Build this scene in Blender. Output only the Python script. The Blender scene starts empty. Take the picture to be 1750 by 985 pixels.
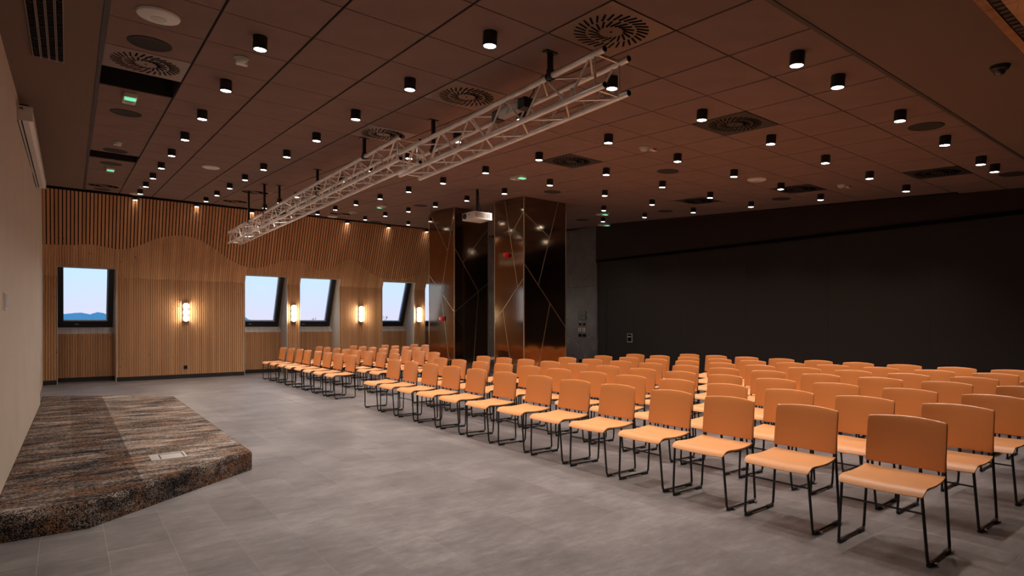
import bpy, bmesh, math, random
from mathutils import Vector, Matrix

# ------------------------------------------------------------------ camera, world, exposure
SC = bpy.context.scene
COL = SC.collection
random.seed(7)
H = 1.5                       # eye height
YAW = 0.65049
cam_d = bpy.data.cameras.new('camera')
cam_d.sensor_width = 36.0
cam_d.lens = 999.85 / 1750 * 36.0
cam_d.shift_y = (552.63 - 492.5) / 1750
cam_d.clip_start = 0.05
cam_d.clip_end = 20000
cam = bpy.data.objects.new('camera', cam_d)
COL.objects.link(cam)
cam.location = (0, 0, H)
cam.rotation_euler = (math.pi / 2, 0, -YAW)
SC.camera = cam

SC.view_settings.view_transform = 'Standard'
SC.view_settings.look = 'None'
SC.view_settings.exposure = 0.0
SC.view_settings.gamma = 1.0
SC.view_settings.use_curve_mapping = False

SPOT_W = 134.0
SPOT_COL = (1.0, 0.90, 0.82)
DISC_E = 22.0
SCONCE_E = 27.0
SKY_E = 1.35

world = bpy.data.worlds.new('dusk_sky')
SC.world = world
world.use_nodes = True
wn = world.node_tree
for n in list(wn.nodes):
    wn.nodes.remove(n)
tc = wn.nodes.new('ShaderNodeTexCoord')
sx = wn.nodes.new('ShaderNodeSeparateXYZ')
rp = wn.nodes.new('ShaderNodeValToRGB')
bg = wn.nodes.new('ShaderNodeBackground')
wo = wn.nodes.new('ShaderNodeOutputWorld')
wn.links.new(tc.outputs['Generated'], sx.inputs[0])
wn.links.new(sx.outputs['Z'], rp.inputs[0])
e = rp.color_ramp.elements
e[0].position = 0.0
e[0].color = (0.60, 0.58, 0.72, 1)
e[1].position = 1.0
e[1].color = (0.26, 0.44, 0.82, 1)
for p, c in ((0.025, (0.55, 0.60, 0.78, 1)), (0.075, (0.46, 0.65, 0.86, 1)), (0.3, (0.36, 0.57, 0.88, 1))):
    k = e.new(p)
    k.color = c
wn.links.new(rp.outputs[0], bg.inputs[0])
bg.inputs[1].default_value = SKY_E
wn.links.new(bg.outputs[0], wo.inputs[0])


# ------------------------------------------------------------------ materials
def lin(r, g, b):
    f = lambda v: (v / 255 / 12.92) if v / 255 <= 0.04045 else ((v / 255 + 0.055) / 1.055) ** 2.4
    return (f(r), f(g), f(b), 1)


def mat(name, color, rough=0.5, metal=0.0, spec=0.5, bump=0.0, bscale=60.0, var=0.0, vscale=8.0):
    m = bpy.data.materials.new(name)
    m.use_nodes = True
    nt = m.node_tree
    p = nt.nodes['Principled BSDF']
    p.inputs['Base Color'].default_value = color
    p.inputs['Roughness'].default_value = rough
    p.inputs['Metallic'].default_value = metal
    p.inputs['Specular IOR Level'].default_value = spec
    if bump or var:
        t = nt.nodes.new('ShaderNodeTexCoord')
    if var:
        nz = nt.nodes.new('ShaderNodeTexNoise')
        nz.inputs['Scale'].default_value = vscale
        nz.inputs['Detail'].default_value = 4
        nt.links.new(t.outputs['Object'], nz.inputs['Vector'])
        mp = nt.nodes.new('ShaderNodeMapRange')
        mp.inputs[1].default_value = 0.3
        mp.inputs[2].default_value = 0.7
        mp.inputs[3].default_value = 1 - var
        mp.inputs[4].default_value = 1 + var
        nt.links.new(nz.outputs[0], mp.inputs[0])
        mx = nt.nodes.new('ShaderNodeVectorMath')
        mx.operation = 'SCALE'
        mx.inputs[0].default_value = color[:3]
        nt.links.new(mp.outputs[0], mx.inputs['Scale'])
        nt.links.new(mx.outputs[0], p.inputs['Base Color'])
    if bump:
        n2 = nt.nodes.new('ShaderNodeTexNoise')
        n2.inputs['Scale'].default_value = bscale
        n2.inputs['Detail'].default_value = 3
        nt.links.new(t.outputs['Object'], n2.inputs['Vector'])
        b = nt.nodes.new('ShaderNodeBump')
        b.inputs['Strength'].default_value = bump
        b.inputs['Distance'].default_value = 0.01
        nt.links.new(n2.outputs[0], b.inputs['Height'])
        nt.links.new(b.outputs[0], p.inputs['Normal'])
    return m


def emis(name, color, strength):
    m = bpy.data.materials.new(name)
    m.use_nodes = True
    p = m.node_tree.nodes['Principled BSDF']
    p.inputs['Base Color'].default_value = (0.8, 0.8, 0.8, 1)
    p.inputs['Emission Color'].default_value = color
    p.inputs['Emission Strength'].default_value = strength
    return m


class NT:
    """small helper for building node graphs"""

    def __init__(self, m):
        m.use_nodes = True
        self.t = m.node_tree
        self.p = self.t.nodes['Principled BSDF']

    def n(self, kind, **kw):
        x = self.t.nodes.new(kind)
        for k, v in kw.items():
            setattr(x, k, v)
        return x

    def l(self, a, b):
        self.t.links.new(a, b)

    def math(self, op, a, b=None, c=None):
        x = self.n('ShaderNodeMath', operation=op)
        for i, v in enumerate((a, b, c)):
            if v is None:
                continue
            if isinstance(v, (int, float)):
                x.inputs[i].default_value = v
            else:
                self.l(v, x.inputs[i])
        return x.outputs[0]

    def ramp(self, fac, stops, interp='LINEAR'):
        x = self.n('ShaderNodeValToRGB')
        cr = x.color_ramp
        cr.interpolation = interp
        cr.elements[0].position, cr.elements[0].color = stops[0]
        cr.elements[1].position, cr.elements[1].color = stops[-1]
        for p, c in stops[1:-1]:
            q = cr.elements.new(p)
            q.color = c
        self.l(fac, x.inputs[0])
        return x.outputs[0]

    def mix(self, f, a, b, blend='MIX'):
        x = self.n('ShaderNodeMix', data_type='RGBA', blend_type=blend)
        for s, v in ((x.inputs[0], f), (x.inputs[6], a), (x.inputs[7], b)):
            if isinstance(v, (int, float)):
                s.default_value = v
            elif isinstance(v, tuple):
                s.default_value = v
            else:
                self.l(v, s)
        return x.outputs[2]

    def noise(self, vec, scale, detail=3, rough=0.5):
        x = self.n('ShaderNodeTexNoise')
        x.inputs['Scale'].default_value = scale
        x.inputs['Detail'].default_value = detail
        x.inputs['Roughness'].default_value = rough
        self.l(vec, x.inputs['Vector'])
        return x.outputs[0]

    def mapping(self, vec, scale=(1, 1, 1), loc=(0, 0, 0)):
        x = self.n('ShaderNodeMapping')
        x.inputs['Scale'].default_value = scale
        x.inputs['Location'].default_value = loc
        self.l(vec, x.inputs['Vector'])
        return x.outputs[0]


def wood_mat(name, pitch, base, dark):
    """knotted pine, tone changing from strip to strip"""
    m = bpy.data.materials.new(name)
    g = NT(m)
    geo = g.n('ShaderNodeNewGeometry')
    pos = geo.outputs['Position']
    s = g.n('ShaderNodeSeparateXYZ')
    g.l(pos, s.inputs[0])
    idx = g.math('FLOOR', g.math('DIVIDE', s.outputs[0], pitch * 3))
    wn_ = g.n('ShaderNodeTexWhiteNoise', noise_dimensions='1D')
    g.l(idx, wn_.inputs['W'])
    grain = g.noise(g.mapping(pos, (40, 40, 1.6)), 2.0, 4, 0.6)
    big = g.noise(g.mapping(pos, (3, 3, 0.5)), 1.0, 2)
    f = g.math('ADD', g.math('MULTIPLY', grain, 0.55), g.math('MULTIPLY', wn_.outputs[0], 0.35))
    f = g.math('ADD', f, g.math('MULTIPLY', g.math('SUBTRACT', big, 0.5), 0.5))
    col = g.ramp(f, [(0.15, dark), (0.75, base)])
    v = g.n('ShaderNodeTexVoronoi', feature='F1')
    v.inputs['Scale'].default_value = 3.6
    g.l(g.mapping(pos, (1.7, 0.2, 1.0)), v.inputs['Vector'])
    knot = g.ramp(v.outputs['Distance'], [(0.04, (1, 1, 1, 1)), (0.10, (0, 0, 0, 1))])
    sel = g.math('GREATER_THAN', g.n('ShaderNodeSeparateColor').outputs[0], 0.5)
    sc = sel.node.inputs[0].links[0].from_node
    g.l(v.outputs['Color'], sc.inputs[0])
    kf = g.math('MULTIPLY', knot, sel)
    col = g.mix(kf, col, (dark[0] * 0.22, dark[1] * 0.2, dark[2] * 0.2, 1))
    g.l(col, g.p.inputs['Base Color'])
    g.p.inputs['Roughness'].default_value = 0.55
    return m


def floor_mat():
    m = bpy.data.materials.new('grey_floor_tile')
    g = NT(m)
    geo = g.n('ShaderNodeNewGeometry')
    pos = geo.outputs['Position']
    oi = g.n('ShaderNodeObjectInfo')
    st = g.noise(g.mapping(pos, (3.2, 9.0, 1)), 2.0, 8, 0.72)
    cl = g.noise(g.mapping(pos, (1.0, 1.5, 1)), 1.3, 5, 0.6)
    f = g.math('ADD', g.math('MULTIPLY', st, 0.55), g.math('MULTIPLY', cl, 0.45))
    f = g.math('ADD', f, g.math('MULTIPLY', g.math('SUBTRACT', oi.outputs['Random'], 0.5), 0.065))
    col = g.ramp(f, [(0.36, (0.108, 0.093, 0.091, 1)), (0.50, (0.165, 0.146, 0.143, 1)), (0.64, (0.245, 0.220, 0.215, 1))])
    fl = g.noise(g.mapping(pos, (1.0, 2.5, 1)), 22, 2)
    sp = g.ramp(fl, [(0.66, (0, 0, 0, 1)), (0.74, (1, 1, 1, 1))])
    col = g.mix(g.math('MULTIPLY', sp, 0.35), col, (0.07, 0.06, 0.058, 1))
    g.l(col, g.p.inputs['Base Color'])
    rr = g.ramp(st, [(0.3, (0.40, 0.40, 0.40, 1)), (0.7, (0.55, 0.55, 0.55, 1))])
    g.l(rr, g.p.inputs['Roughness'])
    g.p.inputs['Specular IOR Level'].default_value = 0.4
    b = g.n('ShaderNodeBump')
    b.inputs['Strength'].default_value = 0.12
    b.inputs['Distance'].default_value = 0.004
    g.l(g.noise(g.mapping(pos, (3, 10, 1)), 6, 5, 0.65), b.inputs['Height'])
    g.l(b.outputs[0], g.p.inputs['Normal'])
    return m


def carpet_mat(name, tone, speck, fs=1.0):
    m = bpy.data.materials.new(name)
    g = NT(m)
    geo = g.n('ShaderNodeNewGeometry')
    pos = geo.outputs['Position']
    vo = g.n('ShaderNodeTexVoronoi', feature='F1')
    vo.inputs['Scale'].default_value = 1.0
    g.l(g.mapping(pos, (75 * fs if fs == 1.0 else 190, 150 if fs == 1.0 else 190, 150 if fs == 1.0 else 190)), vo.inputs['Vector'])
    vs = g.n('ShaderNodeSeparateColor')
    g.l(vo.outputs['Color'], vs.inputs[0])
    fib = vs.outputs[0]
    streak = g.noise(g.mapping(pos, (1.5, 5.2, 5.2)), 1.3, 5, 0.62)
    blot = g.noise(g.mapping(pos, (2.0, 3.2, 3)), 1.6, 4, 0.6)
    f = g.math('MULTIPLY_ADD', g.math('SUBTRACT', fib, 0.5), speck, 0.5 + tone)
    f = g.math('MULTIPLY_ADD', g.math('SUBTRACT', streak, 0.5), 1.25, f)
    col = g.ramp(f, [(0.30, (0.008, 0.009, 0.012, 1)), (0.40, (0.045, 0.042, 0.040, 1)), (0.50, (0.17, 0.125, 0.10, 1)),
                     (0.62, (0.27, 0.21, 0.175, 1)), (0.82, (0.56, 0.49, 0.43, 1))])
    ru = g.ramp(blot, [(0.46, (0, 0, 0, 1)), (0.60, (1, 1, 1, 1))])
    mid = g.ramp(fib, [(0.40, (0, 0, 0, 1)), (0.56, (1, 1, 1, 1))])
    col = g.mix(g.math('MULTIPLY', g.math('MULTIPLY', ru, mid), 0.62), col, (0.29, 0.135, 0.055, 1))
    g.l(col, g.p.inputs['Base Color'])
    g.p.inputs['Roughness'].default_value = 0.95
    g.p.inputs['Specular IOR Level'].default_value = 0.1
    b = g.n('ShaderNodeBump')
    b.inputs['Strength'].default_value = 0.7
    b.inputs['Distance'].default_value = 0.01
    g.l(fib, b.inputs['Height'])
    g.l(b.outputs[0], g.p.inputs['Normal'])
    return m


def marble_mat():
    m = bpy.data.materials.new('dark_marble')
    g = NT(m)
    geo = g.n('ShaderNodeNewGeometry')
    pos = geo.outputs['Position']
    cl = g.noise(pos, 2.2, 5, 0.6)
    base = g.ramp(cl, [(0.3, (0.085, 0.076, 0.077, 1)), (0.7, (0.15, 0.138, 0.14, 1))])
    w = g.n('ShaderNodeTexNoise')
    w.inputs['Scale'].default_value = 2.4
    w.inputs['Detail'].default_value = 6
    g.l(pos, w.inputs['Vector'])
    add = g.n('ShaderNodeVectorMath', operation='MULTIPLY_ADD')
    g.l(w.outputs['Color'], add.inputs[0])
    add.inputs[1].default_value = (0.7, 0.7, 0.7)
    g.l(pos, add.inputs[2])
    v = g.n('ShaderNodeTexVoronoi', feature='DISTANCE_TO_EDGE')
    v.inputs['Scale'].default_value = 2.3
    g.l(add.outputs[0], v.inputs['Vector'])
    vein = g.ramp(v.outputs['Distance'], [(0.0, (1, 1, 1, 1)), (0.016, (0, 0, 0, 1))])
    msk = g.ramp(g.noise(pos, 3.1, 3), [(0.5, (0, 0, 0, 1)), (0.62, (1, 1, 1, 1))])
    col = g.mix(g.math('MULTIPLY', g.math('MULTIPLY', vein, msk), 0.7), base, (0.5, 0.47, 0.45, 1))
    g.l(col, g.p.inputs['Base Color'])
    g.p.inputs['Roughness'].default_value = 0.38
    return m


def bronze_mat():
    m = bpy.data.materials.new('brushed_bronze')
    g = NT(m)
    geo = g.n('ShaderNodeNewGeometry')
    pos = geo.outputs['Position']
    br = g.noise(g.mapping(pos, (60, 60, 1.2)), 1.0, 3)
    big = g.noise(pos, 1.3, 3)
    col = g.ramp(big, [(0.3, (0.28, 0.205, 0.143, 1)), (0.7, (0.34, 0.255, 0.182, 1))])
    g.l(col, g.p.inputs['Base Color'])
    g.p.inputs['Metallic'].default_value = 1.0
    rr = g.ramp(br, [(0.3, (0.07, 0.07, 0.07, 1)), (0.7, (0.11, 0.11, 0.11, 1))])
    g.l(rr, g.p.inputs['Roughness'])
    return m


def glass_mat():
    m = bpy.data.materials.new('window_glass')
    m.use_nodes = True
    t = m.node_tree
    for n in list(t.nodes):
        t.nodes.remove(n)
    o = t.nodes.new('ShaderNodeOutputMaterial')
    mx = t.nodes.new('ShaderNodeMixShader')
    tr = t.nodes.new('ShaderNodeBsdfTransparent')
    gl = t.nodes.new('ShaderNodeBsdfGlossy')
    gl.inputs['Roughness'].default_value = 0.02
    fr = t.nodes.new('ShaderNodeFresnel')
    fr.inputs['IOR'].default_value = 1.25
    t.links.new(fr.outputs[0], mx.inputs[0])
    t.links.new(tr.outputs[0], mx.inputs[1])
    t.links.new(gl.outputs[0], mx.inputs[2])
    t.links.new(mx.outputs[0], o.inputs[0])
    return m


M_FLOOR = floor_mat()
M_GROUT = mat('floor_joint', (0.34, 0.30, 0.26, 1), 0.8)
M_TILE = mat('ceiling_tile', (0.235, 0.153, 0.127, 1), 0.9, spec=0.15, bump=0.12, bscale=350, var=0.06, vscale=3)
M_PLAST = mat('ceiling_plaster', (0.205, 0.138, 0.108, 1), 0.9, spec=0.15, bump=0.1, bscale=200)
M_GRID = mat('ceiling_grid', (0.012, 0.009, 0.008, 1), 0.7)
M_GRIDTRIM = mat('ceiling_edge_trim', (0.055, 0.04, 0.034, 1), 0.6)
M_BLACK = mat('black_void', (0.004, 0.004, 0.004, 1), 0.9, spec=0.1)
M_WALLL = mat('beige_wall', (0.68, 0.585, 0.485, 1), 0.75, spec=0.25, bump=0.08, bscale=300, var=0.04, vscale=1.2)
M_DARK = mat('dark_partition', (0.023, 0.0172, 0.0136, 1), 0.6, spec=0.3, bump=0.05, bscale=300)
M_BULK = mat('dark_bulkhead', (0.040, 0.027, 0.021, 1), 0.8, spec=0.2)
M_WOOD = wood_mat('pine_strip', 0.0174, (0.70, 0.39, 0.19, 1), (0.46, 0.225, 0.098, 1))
M_SLAT = wood_mat('pine_slat', 0.0252, (0.72, 0.36, 0.165, 1), (0.50, 0.225, 0.092, 1))
M_REVEAL = wood_mat('pine_board', 0.4, (0.68, 0.60, 0.52, 1), (0.50, 0.42, 0.34, 1))
M_SILL = wood_mat('pale_sill', 0.0174, (0.82, 0.76, 0.72, 1), (0.66, 0.60, 0.56, 1))  # paled so the colour carries the skylight from the window
M_PLINTH = mat('dark_plinth', (0.025, 0.022, 0.021, 1), 0.6)
M_MARBLE = marble_mat()
M_BRONZE = bronze_mat()
M_BRASS = mat('brass_inlay', (0.66, 0.52, 0.36, 1), 0.32, 1.0)
M_COLCORE = mat('column_joint', (0.02, 0.014, 0.010, 1), 0.6)
M_FRAME = mat('black_window_frame', (0.008, 0.009, 0.012, 1), 0.35)
M_GLASS = glass_mat()
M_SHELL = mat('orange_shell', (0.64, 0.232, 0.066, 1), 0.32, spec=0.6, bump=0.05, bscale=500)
M_SEAT_LIT = mat('orange_seat_shell', (0.74, 0.335, 0.135, 1), 0.42, spec=0.45, bump=0.05, bscale=500)  # lighter than the backrest shell: light from above put into the seat colour
M_LEG = mat('black_steel', (0.006, 0.006, 0.006, 1), 0.35)
M_GLIDE = mat('black_plastic', (0.010, 0.010, 0.010, 1), 0.45)
M_NUB = mat('steel_link', (0.45, 0.42, 0.40, 1), 0.3, 1.0)
M_LAMP = mat('black_lamp_body', (0.014, 0.013, 0.013, 1), 0.45)
M_DISC = emis('lamp_light', (1.0, 0.92, 0.82, 1), DISC_E)
M_SCON = emis('sconce_light', (1.0, 0.88, 0.68, 1), SCONCE_E)
M_ALU = mat('aluminium_tube', (0.82, 0.77, 0.73, 1), 0.32, 0.7, var=0.10, vscale=9)
M_WHITE = mat('white_plastic', (0.72, 0.68, 0.64, 1), 0.4)
M_CREAM = mat('detector_plastic', (0.52, 0.55, 0.46, 1), 0.4)
M_SPK = mat('dark_speaker_cloth', (0.028, 0.022, 0.019, 1), 0.9)
M_DIFF = mat('diffuser_plate', (0.21, 0.125, 0.092, 1), 0.45)
M_DIFFD = mat('dark_diffuser_plate', (0.028, 0.02, 0.016, 1), 0.6)
M_GREEN = emis('green_sign_light', (0.08, 0.85, 0.42, 1), 0.9)
M_RED = mat('red_plastic', (0.62, 0.012, 0.015, 1), 0.25)
M_STEEL = mat('brushed_steel', (0.50, 0.49, 0.47, 1), 0.35, 0.25)
M_CAR_BODY = carpet_mat('carpet_edge', -0.13, 0.62, 1.7)
M_CAR_A = carpet_mat('carpet_mid', -0.055, 0.40)
M_CAR_B = carpet_mat('carpet_dark', -0.115, 0.40)
M_CAR_C = carpet_mat('carpet_light', 0.02, 0.40)
M_HILL = mat('blue_hill', (0.16, 0.41, 0.52, 1), 1.0, spec=0.0)  # blue of the distance haze painted into the hill colour
M_LAND = mat('far_land', (0.03, 0.09, 0.25, 1), 1.0, spec=0.0)


# ------------------------------------------------------------------ mesh helpers
class MB:
    def __init__(self):
        self.v, self.f = [], []

    def quad(self, *pts):
        i = len(self.v)
        self.v += [tuple(p) for p in pts]
        self.f.append(tuple(range(i, i + len(pts))))

    def box(self, x0, x1, y0, y1, z0, z1):
        self.hexa([(x0, y0, z0), (x1, y0, z0), (x1, y1, z0), (x0, y1, z0), (x0, y0, z1), (x1, y0, z1), (x1, y1, z1), (x0, y1, z1)])

    def hexa(self, p):
        i = len(self.v)
        self.v += [tuple(q) for q in p]
        for a in ((0, 3, 2, 1), (4, 5, 6, 7), (0, 1, 5, 4), (1, 2, 6, 5), (2, 3, 7, 6), (3, 0, 4, 7)):
            self.f.append(tuple(i + k for k in a))

    def bbox(self, x0, x1, y0, y1, z0, z1, b):
        """box with chamfered vertical and horizontal edges"""
        bm = bmesh.new()
        bmesh.ops.create_cube(bm, size=1)
        for v in bm.verts:
            v.co = ((x0 + x1) / 2 + v.co.x * (x1 - x0), (y0 + y1) / 2 + v.co.y * (y1 - y0), (z0 + z1) / 2 + v.co.z * (z1 - z0))
        bmesh.ops.bevel(bm, geom=bm.edges[:], offset=b, segments=2, profile=0.6, affect='EDGES')
        i = len(self.v)
        bm.verts.index_update()
        self.v += [tuple(v.co) for v in bm.verts]
        for f in bm.faces:
            self.f.append(tuple(i + v.index for v in f.verts))
        bm.free()

    def prism(self, poly, fn, d0, d1):
        """poly: 2d points; fn(s,t,d) -> 3d; from depth d0 to d1"""
        n = len(poly)
        i = len(self.v)
        self.v += [tuple(fn(s, t, d0)) for s, t in poly] + [tuple(fn(s, t, d1)) for s, t in poly]
        self.f.append(tuple(i + k for k in range(n))[::-1])
        self.f.append(tuple(i + n + k for k in range(n)))
        for k in range(n):
            q = (k + 1) % n
            self.f.append((i + k, i + q, i + n + q, i + n + k))

    def tube(self, pts, r, n=8, cap=True):
        pts = [Vector(p) for p in pts]
        i0 = len(self.v)
        prev = None
        for k, p in enumerate(pts):
            if k == 0:
                t = pts[1] - p
            elif k == len(pts) - 1:
                t = p - pts[k - 1]
            else:
                t = (pts[k + 1] - p).normalized() + (p - pts[k - 1]).normalized()
            t.normalize()
            if prev is None:
                a = Vector((0, 0, 1)) if abs(t.z) < 0.9 else Vector((1, 0, 0))
                u = t.cross(a).normalized()
            else:
                u = (prev - t * prev.dot(t)).normalized()
            prev = u
            w = t.cross(u)
            for j in range(n):
                an = 2 * math.pi * j / n
                self.v.append(tuple(p + (u * math.cos(an) + w * math.sin(an)) * r))
        for k in range(len(pts) - 1):
            for j in range(n):
                a, b = i0 + k * n + j, i0 + k * n + (j + 1) % n
                self.f.append((a, b, b + n, a + n))
        if cap:
            self.f.append(tuple(i0 + j for j in range(n))[::-1])
            e = i0 + (len(pts) - 1) * n
            self.f.append(tuple(e + j for j in range(n)))

    def lathe(self, prof, n=24, c=(0, 0, 0)):
        """prof: (r,z) from one end to the other, around local z"""
        i0 = len(self.v)
        for r, z in prof:
            for j in range(n):
                a = 2 * math.pi * j / n
                self.v.append((c[0] + r * math.cos(a), c[1] + r * math.sin(a), c[2] + z))
        for k in range(len(prof) - 1):
            for j in range(n):
                a, b = i0 + k * n + j, i0 + k * n + (j + 1) % n
                self.f.append((a, b, b + n, a + n))
        self.f.append(tuple(i0 + j for j in range(n))[::-1])
        e = i0 + (len(prof) - 1) * n
        self.f.append(tuple(e + j for j in range(n)))

    def mesh(self, name, m, smooth=False, fix=True):
        me = bpy.data.meshes.new(name)
        me.from_pydata(self.v, [], self.f)
        if fix:
            bm = bmesh.new()
            bm.from_mesh(me)
            bmesh.ops.recalc_face_normals(bm, faces=bm.faces)
            bm.to_mesh(me)
            bm.free()
        if smooth:
            me.polygons.foreach_set('use_smooth', [True] * len(me.polygons))
            me.set_sharp_from_angle(angle=math.radians(40))
        me.materials.append(m)
        return me

    def build(self, name, m, parent=None, smooth=False, fix=True):
        return link(name, self.mesh(name, m, smooth, fix), parent)


def link(name, me, parent=None, mtx=None):
    o = bpy.data.objects.new(name, me)
    COL.objects.link(o)
    if parent:
        o.parent = parent
    if mtx is not None:
        o.matrix_basis = mtx
    return o


def tag(o, label, cat=None, group=None, kind=None):
    o['label'] = label
    if cat:
        o['category'] = cat
    if group:
        o['group'] = group
    if kind:
        o['kind'] = kind
    return o


def empty(name, mtx):
    o = bpy.data.objects.new(name, None)
    COL.objects.link(o)
    o.matrix_basis = mtx if isinstance(mtx, Matrix) else Matrix.Translation(mtx)
    return o


def dup(o, mtx):
    c = o.copy()
    COL.objects.link(c)
    c.matrix_basis = mtx
    for ch in o.children:
        if ch.type == 'LIGHT':
            continue
        d = ch.copy()
        COL.objects.link(d)
        d.parent = c
        for g in ch.children:
            q = g.copy()
            COL.objects.link(q)
            q.parent = d
    return c


ORD = ['first', 'second', 'third', 'fourth', 'fifth', 'sixth', 'seventh', 'eighth', 'ninth', 'tenth', 'eleventh', 'twelfth', 'thirteenth', 'fourteenth']

# ------------------------------------------------------------------ ceiling frame (the ceiling rises gently away from the camera)
GR = 0.0072
GX, GY = 1.60, 4.12
ZC, TX, TY = 3.5205, -0.00314, 0.0669
TS = 0.681
E1 = Vector((math.cos(GR), -math.sin(GR), 0))
E2 = Vector((math.sin(GR), math.cos(GR), 0))
for E_ in (E1, E2):
    E_.z = TX * E_.x + TY * E_.y
EN = E1.cross(E2).normalized()
O0 = Vector((GX, GY, ZC + TX * GX + TY * GY))


def cz(x, y):
    return ZC + TX * x + TY * y


def cp(a, b, off=0.0):
    return O0 + E1 * a + E2 * b - EN * off


def cm(p):
    """matrix with local z = ceiling normal (up), local x = across, local y = away"""
    u = E1.normalized()
    v = EN.cross(u).normalized()
    return Matrix(((u.x, v.x, EN.x, p.x), (u.y, v.y, EN.y, p.y), (u.z, v.z, EN.z, p.z), (0, 0, 0, 1)))


def cw(x, y, off=0.0):
    return cm(Vector((x, y, cz(x, y))) - EN * off)


XR, YB = 12.1, 18.05           # dark wall plane, wooden wall pier plane

# ------------------------------------------------------------------ floor
mb = MB()
mb.box(-1.2, 12.6, -2.2, 18.9, -0.12, -0.0012)
floor = mb.build('floor', M_GROUT)
tag(floor, 'grey stone-look tiled floor of the hall', 'floor', kind='structure')
PX, PY = 0.3605, 0.7275
tiles = []
for i in range(-3, 35):
    x0 = 0.575 + i * PX
    if x0 > 12.45 or x0 + PX < -1.0:
        continue
    off = 2.94 if i % 2 == 0 else 3.20
    for j in range(-4, 22):
        y0 = off + j * PY
        if y0 < 0.0 and x0 < 2 or y0 < -0.8 or y0 > 18.7:
            continue
        # size in the picture, to pick the largest 300
        cx, cy = x0 + PX / 2, y0 + PY / 2
        d = cx * math.sin(YAW) + cy * math.cos(YAW)
        r = cx * math.cos(YAW) - cy * math.sin(YAW)
        vis = d > 2.6 and abs(r / d) < 0.95 and 1.5 / d < 0.50 and not (cx < 1.4 and 5.8 < cy < 12.6)
        tiles.append((-1 if not vis else 1.0 / d ** 3, x0, y0))
tiles.sort(reverse=True)
g = 0.0010
tb = MB()
tb.v = [(g, g, -0.01), (PX - g, g, -0.01), (PX - g, PY - g, -0.01), (g, PY - g, -0.01),
        (g, g, -0.0008), (PX - g, g, -0.0008), (PX - g, PY - g, -0.0008), (g, PY - g, -0.0008),
        (g + .0015, g + .0015, 0), (PX - g - .0015, g + .0015, 0), (PX - g - .0015, PY - g - .0015, 0), (g + .0015, PY - g - .0015, 0)]
tb.f = [(0, 1, 5, 4), (1, 2, 6, 5), (2, 3, 7, 6), (3, 0, 4, 7), (4, 5, 9, 8), (5, 6, 10, 9), (6, 7, 11, 10), (7, 4, 8, 11), (8, 9, 10, 11)]
tile_me = tb.mesh('tile', M_FLOOR)
rest = MB()
for k, (s_, x0, y0) in enumerate(tiles):
    if k < 300 and s_ > 0:
        link('tile', tile_me, floor, Matrix.Translation((x0, y0, 0)))
    else:
        i = len(rest.v)
        rest.v += [(a + x0, b + y0, c) for a, b, c in tb.v]
        rest.f += [tuple(i + q for q in f) for f in tb.f]
o = rest.build('tile_field', M_FLOOR, floor)
o['kind'] = 'stuff'

# ------------------------------------------------------------------ ceiling
A_L = -2 * TS
VENTS = [(2, -2, 1), (-2, 3, 0), (2, 1, 0), (2, 4, 0), (6, -1, 1), (6, 3, 1), (2, 14, 0), (2, 17, 0), (6, 17, 0), (12, -2, 2), (12, 1, 2), (12, 4, 2), (-2, 17, 0)]
OPEN = [(-2, 4), (-2, 11)]
vset = {(c, r) for c, r, k in VENTS}
mb = MB()
for c in range(-2, 16):
    for r in range(-3, 20):
        if (c, r) in OPEN:
            p = [cp((c + i) * TS, (r + j) * TS, -0.016) for i, j in ((0, 0), (1, 0), (1, 1), (0, 1))]
            q = [x + EN * 0.5 for x in p]
            for k in range(4):
                n = (k + 1) % 4
                mb.quad(p[k], p[n], q[n], q[k])
            mb.quad(*q)
        else:
            mb.quad(*[cp((c + i) * TS, (r + j) * TS, -0.016) for i, j in ((0, 0), (1, 0), (1, 1), (0, 1))])
# outer roof slab so that no daylight leaks in
mb.hexa([(-1.6, -2.4, cz(-1.6, -2.4) + 0.56), (12.9, -2.4, cz(12.9, -2.4) + 0.56), (12.9, 19.3, cz(12.9, 19.3) + 0.56), (-1.6, 19.3, cz(-1.6, 19.3) + 0.56),
         (-1.6, -2.4, cz(-1.6, -2.4) + 0.7), (12.9, -2.4, cz(12.9, -2.4) + 0.7), (12.9, 19.3, cz(12.9, 19.3) + 0.7), (-1.6, 19.3, cz(-1.6, 19.3) + 0.7)])
ceiling = mb.build('ceiling', M_GRID, fix=False)
tag(ceiling, 'dark brown suspended tile ceiling with recessed joints', 'ceiling', kind='structure')
gx_, gy_ = 0.009, 0.0045
ct = MB()
w_ = TS
ct.v = [(gx_, gy_, 0.012), (w_ - gx_, gy_, 0.012), (w_ - gx_, w_ - gy_, 0.012), (gx_, w_ - gy_, 0.012),
        (gx_, gy_, 0.003), (w_ - gx_, gy_, 0.003), (w_ - gx_, w_ - gy_, 0.003), (gx_, w_ - gy_, 0.003),
        (gx_ + .003, gy_ + .003, 0), (w_ - gx_ - .003, gy_ + .003, 0), (w_ - gx_ - .003, w_ - gy_ - .003, 0), (gx_ + .003, w_ - gy_ - .003, 0)]
ct.f = [(0, 1, 5, 4), (1, 2, 6, 5), (2, 3, 7, 6), (3, 0, 4, 7), (4, 5, 9, 8), (5, 6, 10, 9), (6, 7, 11, 10), (7, 4, 8, 11), (8, 9, 10, 11), (0, 3, 2, 1)]
ct_me = ct.mesh('tile', M_TILE)
cells = []
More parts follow.
